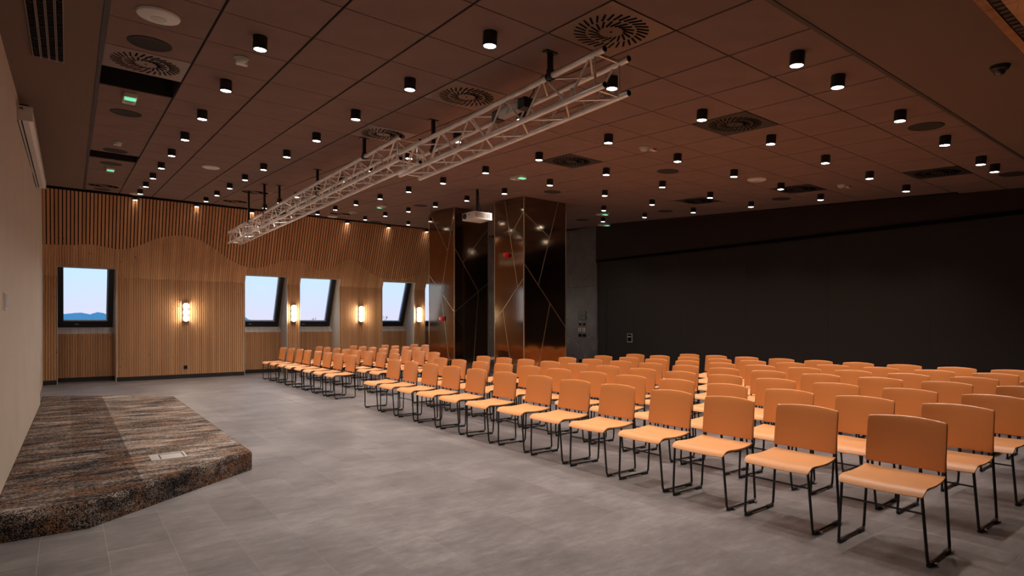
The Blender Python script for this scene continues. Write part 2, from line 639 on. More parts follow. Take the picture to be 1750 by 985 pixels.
for c in range(-2, 16):
    for r in range(-3, 20):
        if (c, r) in vset or (c, r) in OPEN:
            continue
        p = cp((c + .5) * TS, (r + .5) * TS)
        d = p.x * math.sin(YAW) + p.y * math.cos(YAW)
        rr_ = (p.x * math.cos(YAW) - p.y * math.sin(YAW)) / d
        ok = -0.95 < rr_ < 0.95 and (p.z - H) / d < 0.62
        cells.append((1 / d ** 3 if ok else -1, c, r))
cells.sort(reverse=True)
rest = MB()
for k, (s_, c, r) in enumerate(cells):
    sx_ = min(1.0, (12.06 - (GX + c * TS)) / TS) if c == 15 else 1.0
    sy_ = 0.5 if r == 19 else 1.0
    if sx_ <= 0.05:
        continue
    m4 = cm(cp(c * TS, r * TS)) @ Matrix.Diagonal((sx_, sy_, 1, 1))
    if k < 300 and s_ > 0:
        link('tile', ct_me, ceiling, m4)
    else:
        i = len(rest.v)
        rest.v += [tuple(m4 @ Vector(q)) for q in ct.v]
        rest.f += [tuple(i + q for q in f) for f in ct.f]
o = rest.build('tile_field', M_TILE, ceiling)
o['kind'] = 'stuff'


def cslab(mb, x0, x1, y0, y1, lo=-0.0, hi=0.03):
    p = [(x0, y0), (x1, y0), (x1, y1), (x0, y1)]
    mb.hexa([Vector((x, y, cz(x, y))) + EN * lo for x, y in p] + [Vector((x, y, cz(x, y))) + EN * hi for x, y in p])


def cgrid_slab(mb, a0, a1, b0, b1, lo, hi):
    p = [(a0, b0), (a1, b0), (a1, b1), (a0, b1)]
    mb.hexa([cp(a, b, -lo) for a, b in p] + [cp(a, b, -hi) for a, b in p])


mb = MB()
bL = -3 * TS
p = [Vector((-1.4, -2.2, 0)), Vector((cp(A_L, -6.4).x, -2.2, 0)), Vector((cp(A_L, 15).x, 18.8, 0)), Vector((-1.4, 18.8, 0))]
for q in p:
    q.z = cz(q.x, q.y)
mb.hexa([q - EN * 0.004 for q in p] + [q + EN * 0.03 for q in p])
pl1 = mb.build('plaster_border', M_PLAST, ceiling)
mb = MB()
xa = cp(A_L, bL).x
p = [Vector((xa, 1.2, 0)), Vector((12.4, 1.2, 0)), Vector((12.4, cp(10.7, bL).y, 0)), Vector((xa, cp(A_L, bL).y, 0))]
for q in p:
    q.z = cz(q.x, q.y)
mb.hexa([q - EN * 0.004 for q in p] + [q + EN * 0.03 for q in p])
pl2 = mb.build('plaster_border', M_PLAST, ceiling)
mb = MB()
cslab(mb, xa, 3.2, -2.2, 1.2, -0.004, 0.03)
mb.build('plaster_border', M_PLAST, ceiling)
mb = MB()
cgrid_slab(mb, A_L - 0.025, A_L + 0.008, bL, 19.6 * TS, -0.012, 0.01)
mb.build('edge_trim', M_GRIDTRIM, ceiling)
mb = MB()
cgrid_slab(mb, A_L - 0.02, 15.3 * TS, bL - 0.03, bL + 0.006, -0.010, 0.01)
mb.build('edge_trim', M_GRIDTRIM, ceiling)

# ------------------------------------------------------------------ left wall (stage wall), leaning out a little at its foot
mb = MB()
zt = lambda y: cz(-0.45, y) + 0.02
sec = [(-2.2, -0.44), (5.3, -0.405), (12.1, -0.335)]
for (ya, xa_), (yb, xb_) in zip(sec[:-1], sec[1:]):
    mb.quad((xa_, ya, 0), (xb_, yb, 0), (-0.45, yb, zt(yb)), (-0.45, ya, zt(ya)))
mb.quad((-0.335, 12.1, 0), (-0.45, 12.1, 0), (-0.45, 12.1, zt(12.1)))
mb.quad((-0.45, 12.1, 0), (-0.46, 18.1, 0), (-0.46, 18.1, zt(18.1)), (-0.45, 12.1, zt(12.1)))
mb.quad((-0.62, -2.2, 0), (-0.62, 18.1, 0), (-0.62, 18.1, zt(18.1)), (-0.62, -2.2, zt(-2.2)))
mb.quad((-0.44, -2.2, 0), (-0.62, -2.2, 0), (-0.62, -2.2, zt(-2.2)), (-0.45, -2.2, zt(-2.2)))
wl = mb.build('wall_left', M_WALLL, fix=False)
tag(wl, 'plain beige stage wall running along the carpeted platform', 'wall', kind='structure')

# ------------------------------------------------------------------ wooden back wall with sloping windows
K = 0.42                       # lean of the mansard part: dY/dZ
ZBRK = 2.66


def ys(z, off=0.0):
    return YB + off - K * (z - ZBRK)


WAVE = [(-0.6, 3.36), (-0.454, 3.353), (0.073, 3.372), (0.451, 3.415), (0.797, 3.375), (1.066, 3.343), (1.428, 3.45), (1.888, 3.685), (2.32, 3.786), (2.77, 3.744), (3.205, 3.529), (3.546, 3.296), (3.951, 3.117), (4.379, 3.073), (4.849, 3.218), (5.139, 3.337), (5.448, 3.343), (5.836, 3.225), (6.228, 3.102), (6.607, 3.214), (6.917, 3.421), (7.171, 3.463), (7.462, 3.317), (7.933, 3.062), (8.459, 2.944), (9.036, 2.981), (9.599, 3.174), (9.913, 3.307), (10.4, 3.46), (11.0, 3.2), (11.6, 3.05), (12.3, 3.2)]


def wave(x):
    for i in range(len(WAVE) - 1):
        if WAVE[i][0] <= x <= WAVE[i + 1][0]:
            p0 = WAVE[max(i - 1, 0)][1]
            p1, p2 = WAVE[i][1], WAVE[i + 1][1]
            p3 = WAVE[min(i + 2, len(WAVE) - 1)][1]
            t = (x - WAVE[i][0]) / (WAVE[i + 1][0] - WAVE[i][0])
            return 0.5 * (2 * p1 + (p2 - p0) * t + (2 * p0 - 5 * p1 + 4 * p2 - p3) * t * t + (3 * p1 - p0 - 3 * p2 + p3) * t ** 3)
    return 3.2


PIERS = [(-0.62, -0.194), (1.018, 4.07), (5.265, 5.628), (6.868, 8.322), (9.512, 9.921), (11.1, 12.5)]
NICHES = [(-0.194, 1.018), (4.07, 5.265), (5.628, 6.868), (8.322, 9.512), (9.921, 11.1)]
YN = 18.65                     # niche face
ZSILL = 1.23
WB = (18.84, 1.40)             # window foot
WT = (ys(2.89, 0.25), 2.89)    # window head
PT = 0.0522


def fluted(mb, x0, x1, bot, top, nrm, pitch=PT, gw=0.0125, gd=0.019):
    n = max(1, round((x1 - x0) / pitch))
    w = (x1 - x0) / n
    N = Vector(nrm)
    for k in range(n):
        a, b = x0 + k * w, x0 + (k + 1) * w
        c = b - gw

        def P(x, f, d):
            y, z = f(x)
            return Vector((x, y, z)) + N * d
        mb.quad(P(a, bot, 0), P(c, bot, 0), P(c, top, 0), P(a, top, 0))
        mb.quad(P(c, bot, 0), P(c, bot, -gd), P(c, top, -gd), P(c, top, 0))
        mb.quad(P(c, bot, -gd), P(b, bot, -gd), P(b, top, -gd), P(c, top, -gd))
        mb.quad(P(b, bot, -gd), P(b, bot, 0), P(b, top, 0), P(b, top, -gd))


SN = Vector((0, -1, -K)).normalized()
mb = MB()
# solid core behind the boards
for (a, b) in PIERS:
    mb.prism([(YB + 0.022, 0), (18.95, 0), (18.95, 1.36), (ys(ZBRK, 0.27), ZBRK), (YB + 0.022, ZBRK)], lambda p, q, d: (d, p, q), a, b)
for (a, b) in NICHES:
    mb.box(a, b, YN + 0.022, 19.1, 0, ZSILL - 0.012)
    mb.hexa([(a, YN + .02, ZSILL - .06), (b, YN + .02, ZSILL - .06), (b, 19.1, ZSILL - .06), (a, 19.1, ZSILL - .06),
             (a, YN + .02, ZSILL - .012), (b, YN + .02, ZSILL - .012), (b, 18.93, 1.38), (a, 18.93, 1.38)])
    mb.quad((a, ys(2.89, .015), 2.89), (b, ys(2.89, .015), 2.89), (b, 18.4, 2.89), (a, 18.4, 2.89))
mb.box(-0.62, 12.5, 17.2, 17.4, 4.62, 5.6)
# sloping back sheet
for (a, b) in PIERS + NICHES:
    zb = ZBRK if (a, b) in PIERS else 2.89
    mb.hexa([(a, ys(zb, .045), zb), (b, ys(zb, .045), zb), (b, ys(zb, .26), zb), (a, ys(zb, .26), zb),
             (a, ys(4.75, .045), 4.75), (b, ys(4.75, .045), 4.75), (b, ys(4.75, .26), 4.75), (a, ys(4.75, .26), 4.75)])
wb = mb.build('wall_back', M_BLACK)
tag(wb, 'pine clad window wall with wavy slatted upper part', 'wall', kind='structure')

for (a, b) in PIERS:
    mb = MB()
    fluted(mb, a, b, lambda x: (YB, 0.11), lambda x: (YB, ZBRK), (0, -1, 0))
    mb.quad((a, YB, 0.11), (a, YB + .02, 0.11), (a, YB + .02, ZBRK), (a, YB, ZBRK))
    mb.quad((b, YB, 0.11), (b, YB + .02, 0.11), (b, YB + .02, ZBRK), (b, YB, ZBRK))
    o = mb.build('fluted_panel', M_WOOD, wb, fix=False)
    o['kind'] = 'stuff'
    mb = MB()
    fluted(mb, a, b, lambda x: (ys(ZBRK), ZBRK), lambda x: (ys(wave(x) + .02), wave(x) + .02), SN, gw=0.008, gd=0.012)
    o = mb.build('fluted_panel', M_WOOD, wb, fix=False)
    o['kind'] = 'stuff'
    mb = MB()
    mb.bbox(a - 0.0, b + 0.0, YB + 0.005, YB + 0.05, 0, 0.11, 0.003)
    mb.build('plinth', M_PLINTH, wb)
for (a, b) in NICHES:
    mb = MB()
    fluted(mb, a, b, lambda x: (YN, 0.11), lambda x: (YN, ZSILL), (0, -1, 0))
    o = mb.build('fluted_panel', M_WOOD, wb, fix=False)
    o['kind'] = 'stuff'
    mb = MB()
    fluted(mb, a, b, lambda x: (YN, ZSILL), lambda x: WB, Vector((0, -0.17, 0.19)).normalized(), gw=0.012)
    o = mb.build('sill_board', M_SILL, wb, fix=False)
    o['kind'] = 'stuff'
    mb = MB()
    fluted(mb, a, b, lambda x: (ys(2.89), 2.89), lambda x: (ys(max(wave(x), 2.9) + .02), max(wave(x), 2.9) + .02), SN)
    o = mb.build('fluted_panel', M_WOOD, wb, fix=False)
    o['kind'] = 'stuff'
    mb = MB()
    mb.bbox(a, b, YN + 0.005, YN + 0.05, 0, 0.11, 0.003)
    mb.build('plinth', M_PLINTH, wb)
    mb = MB()
    mb.hexa([(a, ys(2.89, .004), 2.882), (b, ys(2.89, .004), 2.882), (b, WT[0] + .02, 2.882), (a, WT[0] + .02, 2.882),
             (a, ys(2.89, .004), 2.889), (b, ys(2.89, .004), 2.889), (b, WT[0] + .02, 2.889), (a, WT[0] + .02, 2.889)])
    mb.build('head_board', M_REVEAL, wb)
    for x, s in ((a, 1), (b, -1)):
        mb = MB()
        xs = (x, x + s * 0.012)
        poly = [(YB, 0.0), (YN, 0.0), (YN, ZSILL), (18.9, 1.42), (WT[0] + 0.05, 2.89), (ys(2.89), 2.89), (YB, ZBRK)]
        mb.prism(poly, lambda p, q, d: (d, p, q), xs[0], xs[1])
        mb.build('reveal_board', M_REVEAL, wb)
# upper slats
sl = MB()
sl.box(0, 1, 0, 1, 0, 1)
slat_me = sl.mesh('slat', M_SLAT)
dirz = Vector((0, -K, 1)).normalized()
x = -0.6
SP = 0.0757
while x < 12.2:
    z0 = wave(x + .025)
    ln = (4.64 - z0) * math.sqrt(1 + K * K)
    base = Vector((x, ys(z0), z0))
    inn = -SN
    m4 = Matrix(((0.0535, 0, 0, base.x), (0, inn.y * 0.04, dirz.y * ln, base.y), (0, inn.z * 0.04, dirz.z * ln, base.z), (0, 0, 0, 1)))
    link('slat', slat_me, wb, m4)
    x += SP
mb = MB()
mb.box(-0.6, 12.2, 17.12, 17.30, 4.63, 4.72)
mb.build('top_trim', M_BLACK, wb)  # black strip added for the shade of the gap under the ceiling

# windows
for n, (a, b) in enumerate(NICHES):
    wd = Vector((0, WT[0] - WB[0], WT[1] - WB[1]))
    L = wd.length
    up = wd.normalized()
    out = Vector((0, up.z, -up.y))          # towards outside
    xa_, xb_ = (a + 0.013 if n == 0 else a - 0.10), b - 0.045
    m4 = Matrix(((1, 0, 0, xa_), (0, out.y, up.y, WB[0]), (0, out.z, up.z, WB[1]), (0, 0, 0, 1)))
    win = empty('window_%d' % (n + 1), m4)
    W = xb_ - xa_
    where = ['beside the beige stage wall', 'left of the narrow lamp pier', 'right of the narrow lamp pier', 'beside the pier next to the bronze column', 'partly hidden behind the bronze column'][n]
    tag(win, 'black framed tilted roof window ' + where, 'window', kind='structure')
    ft = 0.115
    for nm, bx in (('frame_rail', (0, W, -0.02, 0.08, 0, 0.155)), ('frame_rail', (0, W, -0.02, 0.08, L - 0.01, L + 0.10)),
                   ('frame_stile', (0, ft, -0.02, 0.08, 0.155, L)), ('frame_stile', (W - ft, W, -0.02, 0.08, 0.155, L))):
        mb = MB()
        mb.bbox(*bx, 0.006)
        mb.build(nm, M_FRAME, win)
    mb = MB()
    mb.box(W - ft - 0.03, W - ft, 0.056, 0.13, 0.15, L)
    mb.box(ft, W - ft, 0.02, 0.07, 0.155, 0.185)
    mb.build('glazing_bead', mat('window_bead', (0.55, 0.58, 0.62, 1), 0.35), win)  # pale colour stands in for sky light along the frame edge
    mb = MB()
    mb.box(ft - .01, W - ft + .01, 0.045, 0.052, 0.15, L)
    mb.build('pane', M_GLASS, win)
    for bx in ((-0.013, 0.0, 0.0, 0.07, -0.02, L + 0.1), (W, W + 0.046, 0.0, 0.07, -0.02, L + 0.1)):
        mb = MB()
        mb.box(*bx)
        mb.build('lining_board', M_REVEAL, win)
    mb = MB()
    mb.box(-0.013, W + 0.046, 0.02, 0.07, -0.05, 0.0)
    mb.build('sealing_strip', M_FRAME, win)
    mb = MB()
    mb.bbox(W * .30, W * .78, -0.045, -0.025, 0.085, 0.115, 0.005)
    h_ = mb.build('handle_bar', M_FRAME, win)
    mb = MB()
    mb.box(W * .30, W * .37, -0.048, -0.044, 0.09, 0.112)
    mb.build('handle_plate', M_STEEL, h_)

# far landscape outside
mb = MB()
mb.quad((-9000, 30, -45), (9000, 30, -45), (9000, 9000, -45), (-9000, 9000, -45))
land = mb.build('distant_ground', M_LAND, fix=False)
tag(land, 'dark blue plain far below the windows', 'ground', kind='structure')
mb = MB()
D = 2900.0
RIDGE = [(-386, 33.9), (-97, 41.2), (-31, 38.4), (-11, 37.5), (11, 40.0), (29, 42.5), (46, 43.6), (59, 40.5), (75, 37.1), (86, 41.9), (100, 46.1), (115, 43.4), (133, 36.4), (155, 29.4), (195, 22.4), (288, 20.4), (443, 31.5), (609, 35.3), (654, 30.2), (674, 18.2), (710, 10.1), (871, 9.5), (1165, 12.4), (1723, 11.0)]          # distance along the range, height of the crest in metres
prev = None
for (xa_, za_), (xb_, zb_) in zip(RIDGE[:-1], RIDGE[1:]):
    for q in range(8):
        t = q / 8
        t2 = t * t * (3 - 2 * t)
        cur = (xa_ + (xb_ - xa_) * t, za_ + (zb_ - za_) * t2)
        if prev:
            mb.quad((prev[0], D - 260, -45), (cur[0], D - 260, -45), (cur[0], D, cur[1]), (prev[0], D, prev[1]))
            mb.quad((prev[0], D, prev[1]), (cur[0], D, cur[1]), (cur[0], D + 420, -45), (prev[0], D + 420, -45))
        prev = cur
hill = mb.build('hill', M_HILL, fix=False)
tag(hill, 'hazy blue hill range on the horizon outside the windows', 'hill', kind='structure')

# bare trees far outside the third and fourth windows
for (X, D2, hgt, lab) in ((141.3, 420, 4.6, 'dim bare treetop on the horizon outside the window right of the narrow pier'),
                          (140.1, 300, 5.0, 'dim bare treetop on the horizon outside the window beside the bronze column')):
    mb = MB()
    rg = random.Random(D2)

    def branch(p, d, ln, r, lv):
        q = p + d * ln
        mb.tube([p, q], r, 3, False)
        if lv == 0:
            return
        for _ in range(3):
            dd = (d + Vector((rg.uniform(-.8, .8), rg.uniform(-.8, .8), rg.uniform(-.1, .5)))).normalized()
            branch(q, dd, ln * rg.uniform(.6, .8), r * .6, lv - 1)
    branch(Vector((X, D2, -45)), Vector((0, 0, 1)), 45 + hgt * .15, 0.35, 0)
    branch(Vector((X, D2, hgt * .1)), Vector((0, 0, 1)), hgt * .38, 0.12, 4)
    branch(Vector((X + 2.5, D2, -.4)), Vector((0.2, 0, 1)), hgt * .3, 0.10, 4)
    t_ = mb.build('tree', mat('dusk_tree', (0.10, 0.13, 0.22, 1), 1.0), fix=False)
    tag(t_, lab, 'tree')

# ------------------------------------------------------------------ right dark wall, bulkhead, door, marble
mb = MB()
mb.box(12.16, 12.5, -2.2, 11.9, 0, 3.4)
mb.box(12.12, 12.6, 11.9, 19.0, 0, 4.9)
wr = mb.build('wall_right', M_DARK)
tag(wr, 'near-black folding partition wall behind the last chair row', 'wall', kind='structure')
JN = [-1.9, 0.4, 2.10, 3.75, 5.5, 7.28, 9.04, 10.37, 11.86]
for k, (a, b) in enumerate(zip(JN[:-1], JN[1:])):
    mb = MB()
    if k == 7:
        mb.prism([(a + .001, 0.02), (10.55, 0.02), (10.55, 2.50), (11.54, 2.50), (11.54, 0.02), (b - .02, 0.02), (b - .02, 3.24), (a + .001, 3.24)], lambda p, q, d: (d, p, q), 12.13, 12.165)
    else:
        mb.bbox(12.13, 12.165, a + .001, b - .001, 0.02, 3.24, 0.002)
    mb.build('panel', M_DARK, wr)
dr = empty('door_1', (12.135, 10.555, 0.02))
tag(dr, 'flush black pass door set in the dark partition', 'door', kind='structure')
mb = MB()
mb.bbox(0.0, 0.028, 0.004, 0.98, 0, 2.475, 0.003)
mb.build('door_leaf', M_DARK, dr)
mb = MB()
mb.prism([(0.035, 0.965), (0.205, 0.965), (0.205, 1.195), (0.035, 1.195)], lambda p, q, d: (d, p, q), -0.012, 0.0)
hd = mb.build('handle', M_STEEL, dr)
mb = MB()
mb.box(-0.014, -0.011, 0.048, 0.192, 0.985, 1.183)
mb.build('recess', M_BLACK, hd)
mb = MB()
mb.box(-0.035, -0.013, 0.07, 0.17, 1.10, 1.125)
mb.build('lever', M_STEEL, hd)
mb = MB()
pz = [(12.0, 3.27), (12.5, 3.27)]
mb.hexa([(12.08, -2.2, 3.26), (12.5, -2.2, 3.26), (12.5, 11.9, 3.26), (12.08, 11.9, 3.26),
         (12.08, -2.2, cz(12, -2.2) + .02), (12.5, -2.2, cz(12, -2.2) + .02), (12.5, 11.9, cz(12, 11.9) + .02), (12.08, 11.9, cz(12, 11.9) + .02)])
bk = mb.build('trim_1', M_BULK)
tag(bk, 'dark brown bulkhead above the folding partition', 'bulkhead', kind='structure')
mb = MB()
mb.box(12.055, 12.085, -2.0, 11.88, 3.245, 3.30)
mb.build('track_rail', M_BLACK, bk)
# marble slabs
for a, b in ((11.9, 13.2), (13.2, 14.5), (14.5, 15.8), (15.8, 17.1), (17.1, 18.4)):
    for z0, z1 in ((0.0, 2.57), (2.57, 4.75)):
        mb = MB()
        mb.bbox(12.09, 12.13, a + .0015, b - .0015, z0 + .0015, min(z1, cz(12.1, a) + .01) - .0015, 0.002)
        mb.build('marble_slab', M_MARBLE, wr)
mb = MB()
mb.bbox(12.095, 12.17, 11.872, 11.9, 0, cz(12.1, 11.9), 0.002)
mb.build('marble_slab', M_MARBLE, wr)

# front wall behind the camera and its sloping head (seen only at the top right corner)
mb = MB()
mb.box(-0.9, 12.6, -2.4, -2.2, 0, 4.2)
wf = mb.build('wall_front', M_WOOD)
tag(wf, 'pine wall behind the viewpoint', 'wall', kind='structure')
for k in range(7):
    mb = MB()
    cslab(mb, 3.2, 12.1, 1.194 - k * 0.0075 - 0.005, 1.194 - k * 0.0075, -0.012, 0.02)
    mb.build('slat', M_SLAT, wf)
gr = MB()
cslab(gr, 3.2, 12.1, 1.09, 1.143, 0.006, 0.03)
gg = gr.build('linear_grille', M_BLACK, wf)
for k in range(45):
    mb = MB()
    xg = 3.9 + k * 0.075
    cslab(mb, xg, xg + 0.052, 1.093, 1.14, -0.003, 0.012)
    mb.build('cell', M_GRIDTRIM, gg)
for k in range(3):
    mb = MB()
    cslab(mb, 3.2, 12.1, 1.087 - (k + 1) * 0.32 + .004, 1.087 - k * 0.32, -0.006, 0.02)
    mb.build('board', M_WOOD, wf)
mb = MB()
cslab(mb, 3.2, 12.1, -2.2, 1.2, 0.02, 0.05)
mb.build('backing', M_BLACK, wf)


# ------------------------------------------------------------------ bronze columns
def clip_split(poly, p, q):
    """split a convex polygon by the line pq into two"""
    nx, ny = q[1] - p[1], -(q[0] - p[0])
    s = [(x - p[0]) * nx + (y - p[1]) * ny for x, y in poly]
    A, B = [], []
    n = len(poly)
    for i in range(n):
        j = (i + 1) % n
        if s[i] >= 0:
            A.append(poly[i])
        if s[i] <= 0:
            B.append(poly[i])
        if s[i] * s[j] < 0:
            t = s[i] / (s[i] - s[j])
            c = (poly[i][0] + (poly[j][0] - poly[i][0]) * t, poly[i][1] + (poly[j][1] - poly[i][1]) * t)
            A.append(c)
            B.append(c)
    return [r for r in (A, B) if len(r) > 2]


def inside(poly, c):
    sg = 0
    for i in range(len(poly)):
        a, b = poly[i], poly[(i + 1) % len(poly)]
        cr = (b[0] - a[0]) * (c[1] - a[1]) - (b[1] - a[1]) * (c[0] - a[0])
        if abs(cr) < 1e-9:
            continue
        if sg == 0:
            sg = 1 if cr > 0 else -1
        elif cr * sg < 0:
            return False
    return True


def inset(poly, d):
    ar = sum(poly[i][0] * poly[(i + 1) % len(poly)][1] - poly[(i + 1) % len(poly)][0] * poly[i][1] for i in range(len(poly)))
    if ar < 0:
        poly = poly[::-1]
    n = len(poly)
    out = []
    for i in range(n):
        p0, p1, p2 = Vector(poly[i - 1]), Vector(poly[i]), Vector(poly[(i + 1) % n])
        d1, d2 = (p1 - p0).normalized(), (p2 - p1).normalized()
        n1, n2 = Vector((-d1.y, d1.x)), Vector((-d2.y, d2.x))
        c = 1 + n1.dot(n2)
        out.append(tuple(p1 + (n1 + n2) * (d / max(c, 0.25))))
    return out


def column(x0, x1, y0, y1, facesegs, label):
    zt_ = cz((x0 + x1) / 2, y0) + 0.03
    mb = MB()
    mb.box(x0 + .014, x1 - .014, y0 + .014, y1 - .014, 0, zt_)
    col = mb.build('column', M_COLCORE)
    tag(col, label, 'column', kind='structure')
    fl = [('L', y0, y1, lambda p, q, d: (x0 + d, p, q)), ('R', x0, x1, lambda p, q, d: (p, y0 + d, q)),
          ('F', y0, y1, lambda p, q, d: (x1 - d, p, q)), ('B', x0, x1, lambda p, q, d: (p, y1 - d, q))]
    for key, s0, s1, fn in fl:
        segs = facesegs.get(key, facesegs['L'] if key == 'F' else facesegs['R'])
        polys = [[(s0, 0.0), (s1, 0.0), (s1, zt_), (s0, zt_)]]
        for (p, q) in segs:
            mid = ((p[0] + q[0]) / 2, (p[1] + q[1]) / 2)
            nw = []
            done = False
            for pl in polys:
                if not done and inside(pl, mid):
                    nw += clip_split(pl, p, q)
                    done = True
                else:
                    nw.append(pl)
            polys = nw
        for pl in polys:
            mb = MB()
            mb.prism(inset(pl, 0.007), fn, 0.0, 0.013)
            mb.build('panel', M_BRONZE, col)
        for (p, q) in segs:
            P, Q = Vector(p), Vector(q)
            t = (Q - P).normalized()
            nn = Vector((-t.y, t.x)) * 0.0065
            mb = MB()
            mb.prism([tuple(P - nn), tuple(Q - nn), tuple(Q + nn), tuple(P + nn)], fn, -0.004, 0.010)
            mb.build('inlay_strip', M_BRASS, col)
    for cx_, cy_ in ((x0, y0), (x1, y0), (x0, y1), (x1, y1)):
        mb = MB()
        s = 0.012
        mb.bbox(cx_ - s + (.008 if cx_ == x0 else -.008), cx_ + s + (.008 if cx_ == x0 else -.008), cy_ - s + (.008 if cy_ == y0 else -.008), cy_ + s + (.008 if cy_ == y0 else -.008), 0, zt_, 0.004)
        mb.build('corner_trim', M_BRASS, col)
    return col


def ext(p, q, a=0.0, b=0.0):
    """extend the segment pq by a before p and b after q"""
    P, Q = Vector(p), Vector(q)
    t = (Q - P).normalized()
    return (tuple(P - t * a), tuple(Q + t * b))


column(7.54, 8.72, 9.5, 10.55, {
    'L': [((9.5, 2.445), (10.55, 1.51)), ((10.19, 4.25), (9.71, 2.26)), ((9.5, 3.83), (9.955, 3.38)), ((10.235, 1.79), (9.80, 0.0))],
    'R': [((7.54, 2.75), (8.72, 1.39)), ((8.51, 4.2), (7.93, 2.31)), ((7.54, 3.80), (8.245, 3.335)), ((8.25, 1.92), (7.80, 0.0))]},
    'bronze mirror clad column with a red beacon, nearer to the dark partition')
column(7.46, 8.46, 12.1, 13.35, {
    'L': [((13.35, 2.75), (12.1, 1.765)), ((12.1, 4.28), (12.73, 2.255)), ((13.35, 4.41), (12.42, 3.28)), ((12.73, 2.255), (12.22, 0.0))],
    'R': [((7.46, 1.765), (8.46, 2.51)), ((7.46, 3.33), (8.16, 2.28)), ((8.46, 3.90), (7.70, 2.98)), ((8.155, 2.28), (7.97, 0.0))]},
    'bronze mirror clad column with a red call point, nearer to the windows')

# red devices on the columns
o = empty('alarm_beacon', Matrix.Translation((7.54, 10.07, 2.96)) @ Matrix.Rotation(-math.pi / 2, 4, 'Y'))
tag(o, 'round red alarm sounder beacon on the bronze column', 'alarm')
mb = MB()
mb.lathe([(0.052, 0), (0.056, 0.008), (0.056, 0.03), (0.045, 0.035)], 20)
mb.build('base', M_RED, o, True)
mb = MB()
mb.lathe([(0.045, 0.034), (0.045, 0.075), (0.036, 0.09), (0.01, 0.095)], 20)
mb.build('lens', M_RED, o, True)
o = empty('call_point', (7.46, 12.67, 1.61))
tag(o, 'small square red fire call point on the bronze column nearer to the windows', 'alarm')
mb = MB()
mb.bbox(-0.055, 0, -0.08, 0.08, -0.055, 0.055, 0.008)
mb.build('housing', M_RED, o)
mb = MB()
mb.box(-0.058, -0.054, 0.02, 0.06, -0.03, 0.03)
mb.build('press_plate', M_WHITE, o)

# ------------------------------------------------------------------ carpeted stage platform
SP_ = [(-0.425, 5.27), (0.13, 5.27), (1.51, 6.385), (1.53, 11.98), (0.1, 13.15), (-0.36, 13.35), (-0.362, 12.1)]
st = empty('stage', (0, 0, 0))
tag(st, 'low stage platform covered in mottled rust, black and beige carpet', 'stage')
mb = MB()
rings = [(0.0, 0.0), (0.165, 0.0), (0.185, 0.006), (0.195, 0.018), (0.198, 0.035)]
n = len(SP_)
for z, d in rings:
    pp_ = inset(SP_, d)
    mb.v += [(x_, y_, z) for x_, y_ in pp_]
for k in range(len(rings) - 1):
    for i in range(n):
        j = (i + 1) % n
        mb.f.append((k * n + i, k * n + j, (k + 1) * n + j, (k + 1) * n + i))
mb.f.append(tuple((len(rings) - 1) * n + i for i in range(n)))
mb.build('riser', M_CAR_BODY, st)
top = inset(SP_, 0.034)
for (xa_, xb_, m_) in ((-9, 0.045, M_CAR_A), (0.045, 0.495, M_CAR_B), (0.495, 9, M_CAR_C)):
    pl = top
    for xc, keep in ((xa_, 1), (xb_, -1)):
        r_ = clip_split(pl, (xc, -50), (xc, 50))
        r_ = [q for q in r_ if (sum(v[0] for v in q) / len(q) - xc) * keep > 0]
        pl = r_[0]
    mb = MB()
    mb.prism(pl, lambda p, q, d: (p, q, d), 0.19, 0.202)
    mb.build('carpet_strip', m_, st)
fb = empty('floor_box', (0.635, 6.42, 0.2005))
tag(fb, 'rectangular metal floor socket box sunk in the stage carpet', 'socket box')
mb = MB()
w_, l_ = 0.30, 0.285
for bx in ((0, w_, 0, 0.03), (0, w_, l_ - .03, l_), (0, 0.075, 0.03, l_ - .03), (w_ - .02, w_, 0.03, l_ - .03)):
    mb.box(bx[0], bx[1], bx[2], bx[3], 0, 0.008)
mb.build('frame', M_STEEL, fb)
mb = MB()
mb.bbox(0.085, w_ - .027, 0.038, l_ - .045, 0.001, 0.006, 0.002)
mb.build('lid', M_STEEL, fb)
mb = MB()
mb.box(0.075, w_ - .02, 0.03, l_ - .03, 0.0005, 0.0025)
mb.build('shadow_gap', M_BLACK, fb)

# ------------------------------------------------------------------ things on the left wall
sw = empty('touch_panel', (-0.414, 6.45, 1.617))
tag(sw, 'small dark glass control panel with white edge on beige wall', 'control panel')
mb = MB()
mb.bbox(-0.012, 0.004, 0, 0.26, 0, 0.14, 0.003)
mb.build('housing', M_WHITE, sw)
mb = MB()
mb.box(0.003, 0.006, 0.01, 0.25, 0.008, 0.132)
mb.build('screen', M_FRAME, sw)
sc = empty('projection_screen_case', Matrix.Translation((-0.445, 8.6, 3.80)) @ Matrix.Rotation(0.038, 4, 'X'))
tag(sc, 'long white roller screen housing high on the beige wall', 'screen case')
mb = MB()
mb.prism([(0, 0), (0.10, 0), (0.135, 0.03), (0.135, 0.15), (0, 0.15)], lambda p, q, d: (p, d, q), 0.02, 5.3)
mb.build('housing', M_WHITE, sc)
for y_ in (0.0, 5.3):
    mb = MB()
    mb.bbox(-0.002, 0.14, y_, y_ + .02, -0.008, 0.158, 0.004)
    mb.build('end_cap', M_WHITE, sc)
mb = MB()
mb.box(0.03, 0.042, 0.05, 5.25, -0.004, 0.001)
mb.box(0.0, 0.006, 0.05, 5.25, -0.006, 0.001)
mb.build('screen_slot', M_BLACK, sc)
mb = MB()
mb.box(0.02, 0.10, 0.0, 0.012, 0.16, 0.172)
mb.tube([(0.02, 0.0, 0.12), (0.04, -0.02, 0.13), (0.05, -0.01, 0.11)], 0.006, 6)
mb.build('wall_bracket', M_BLACK, sc)

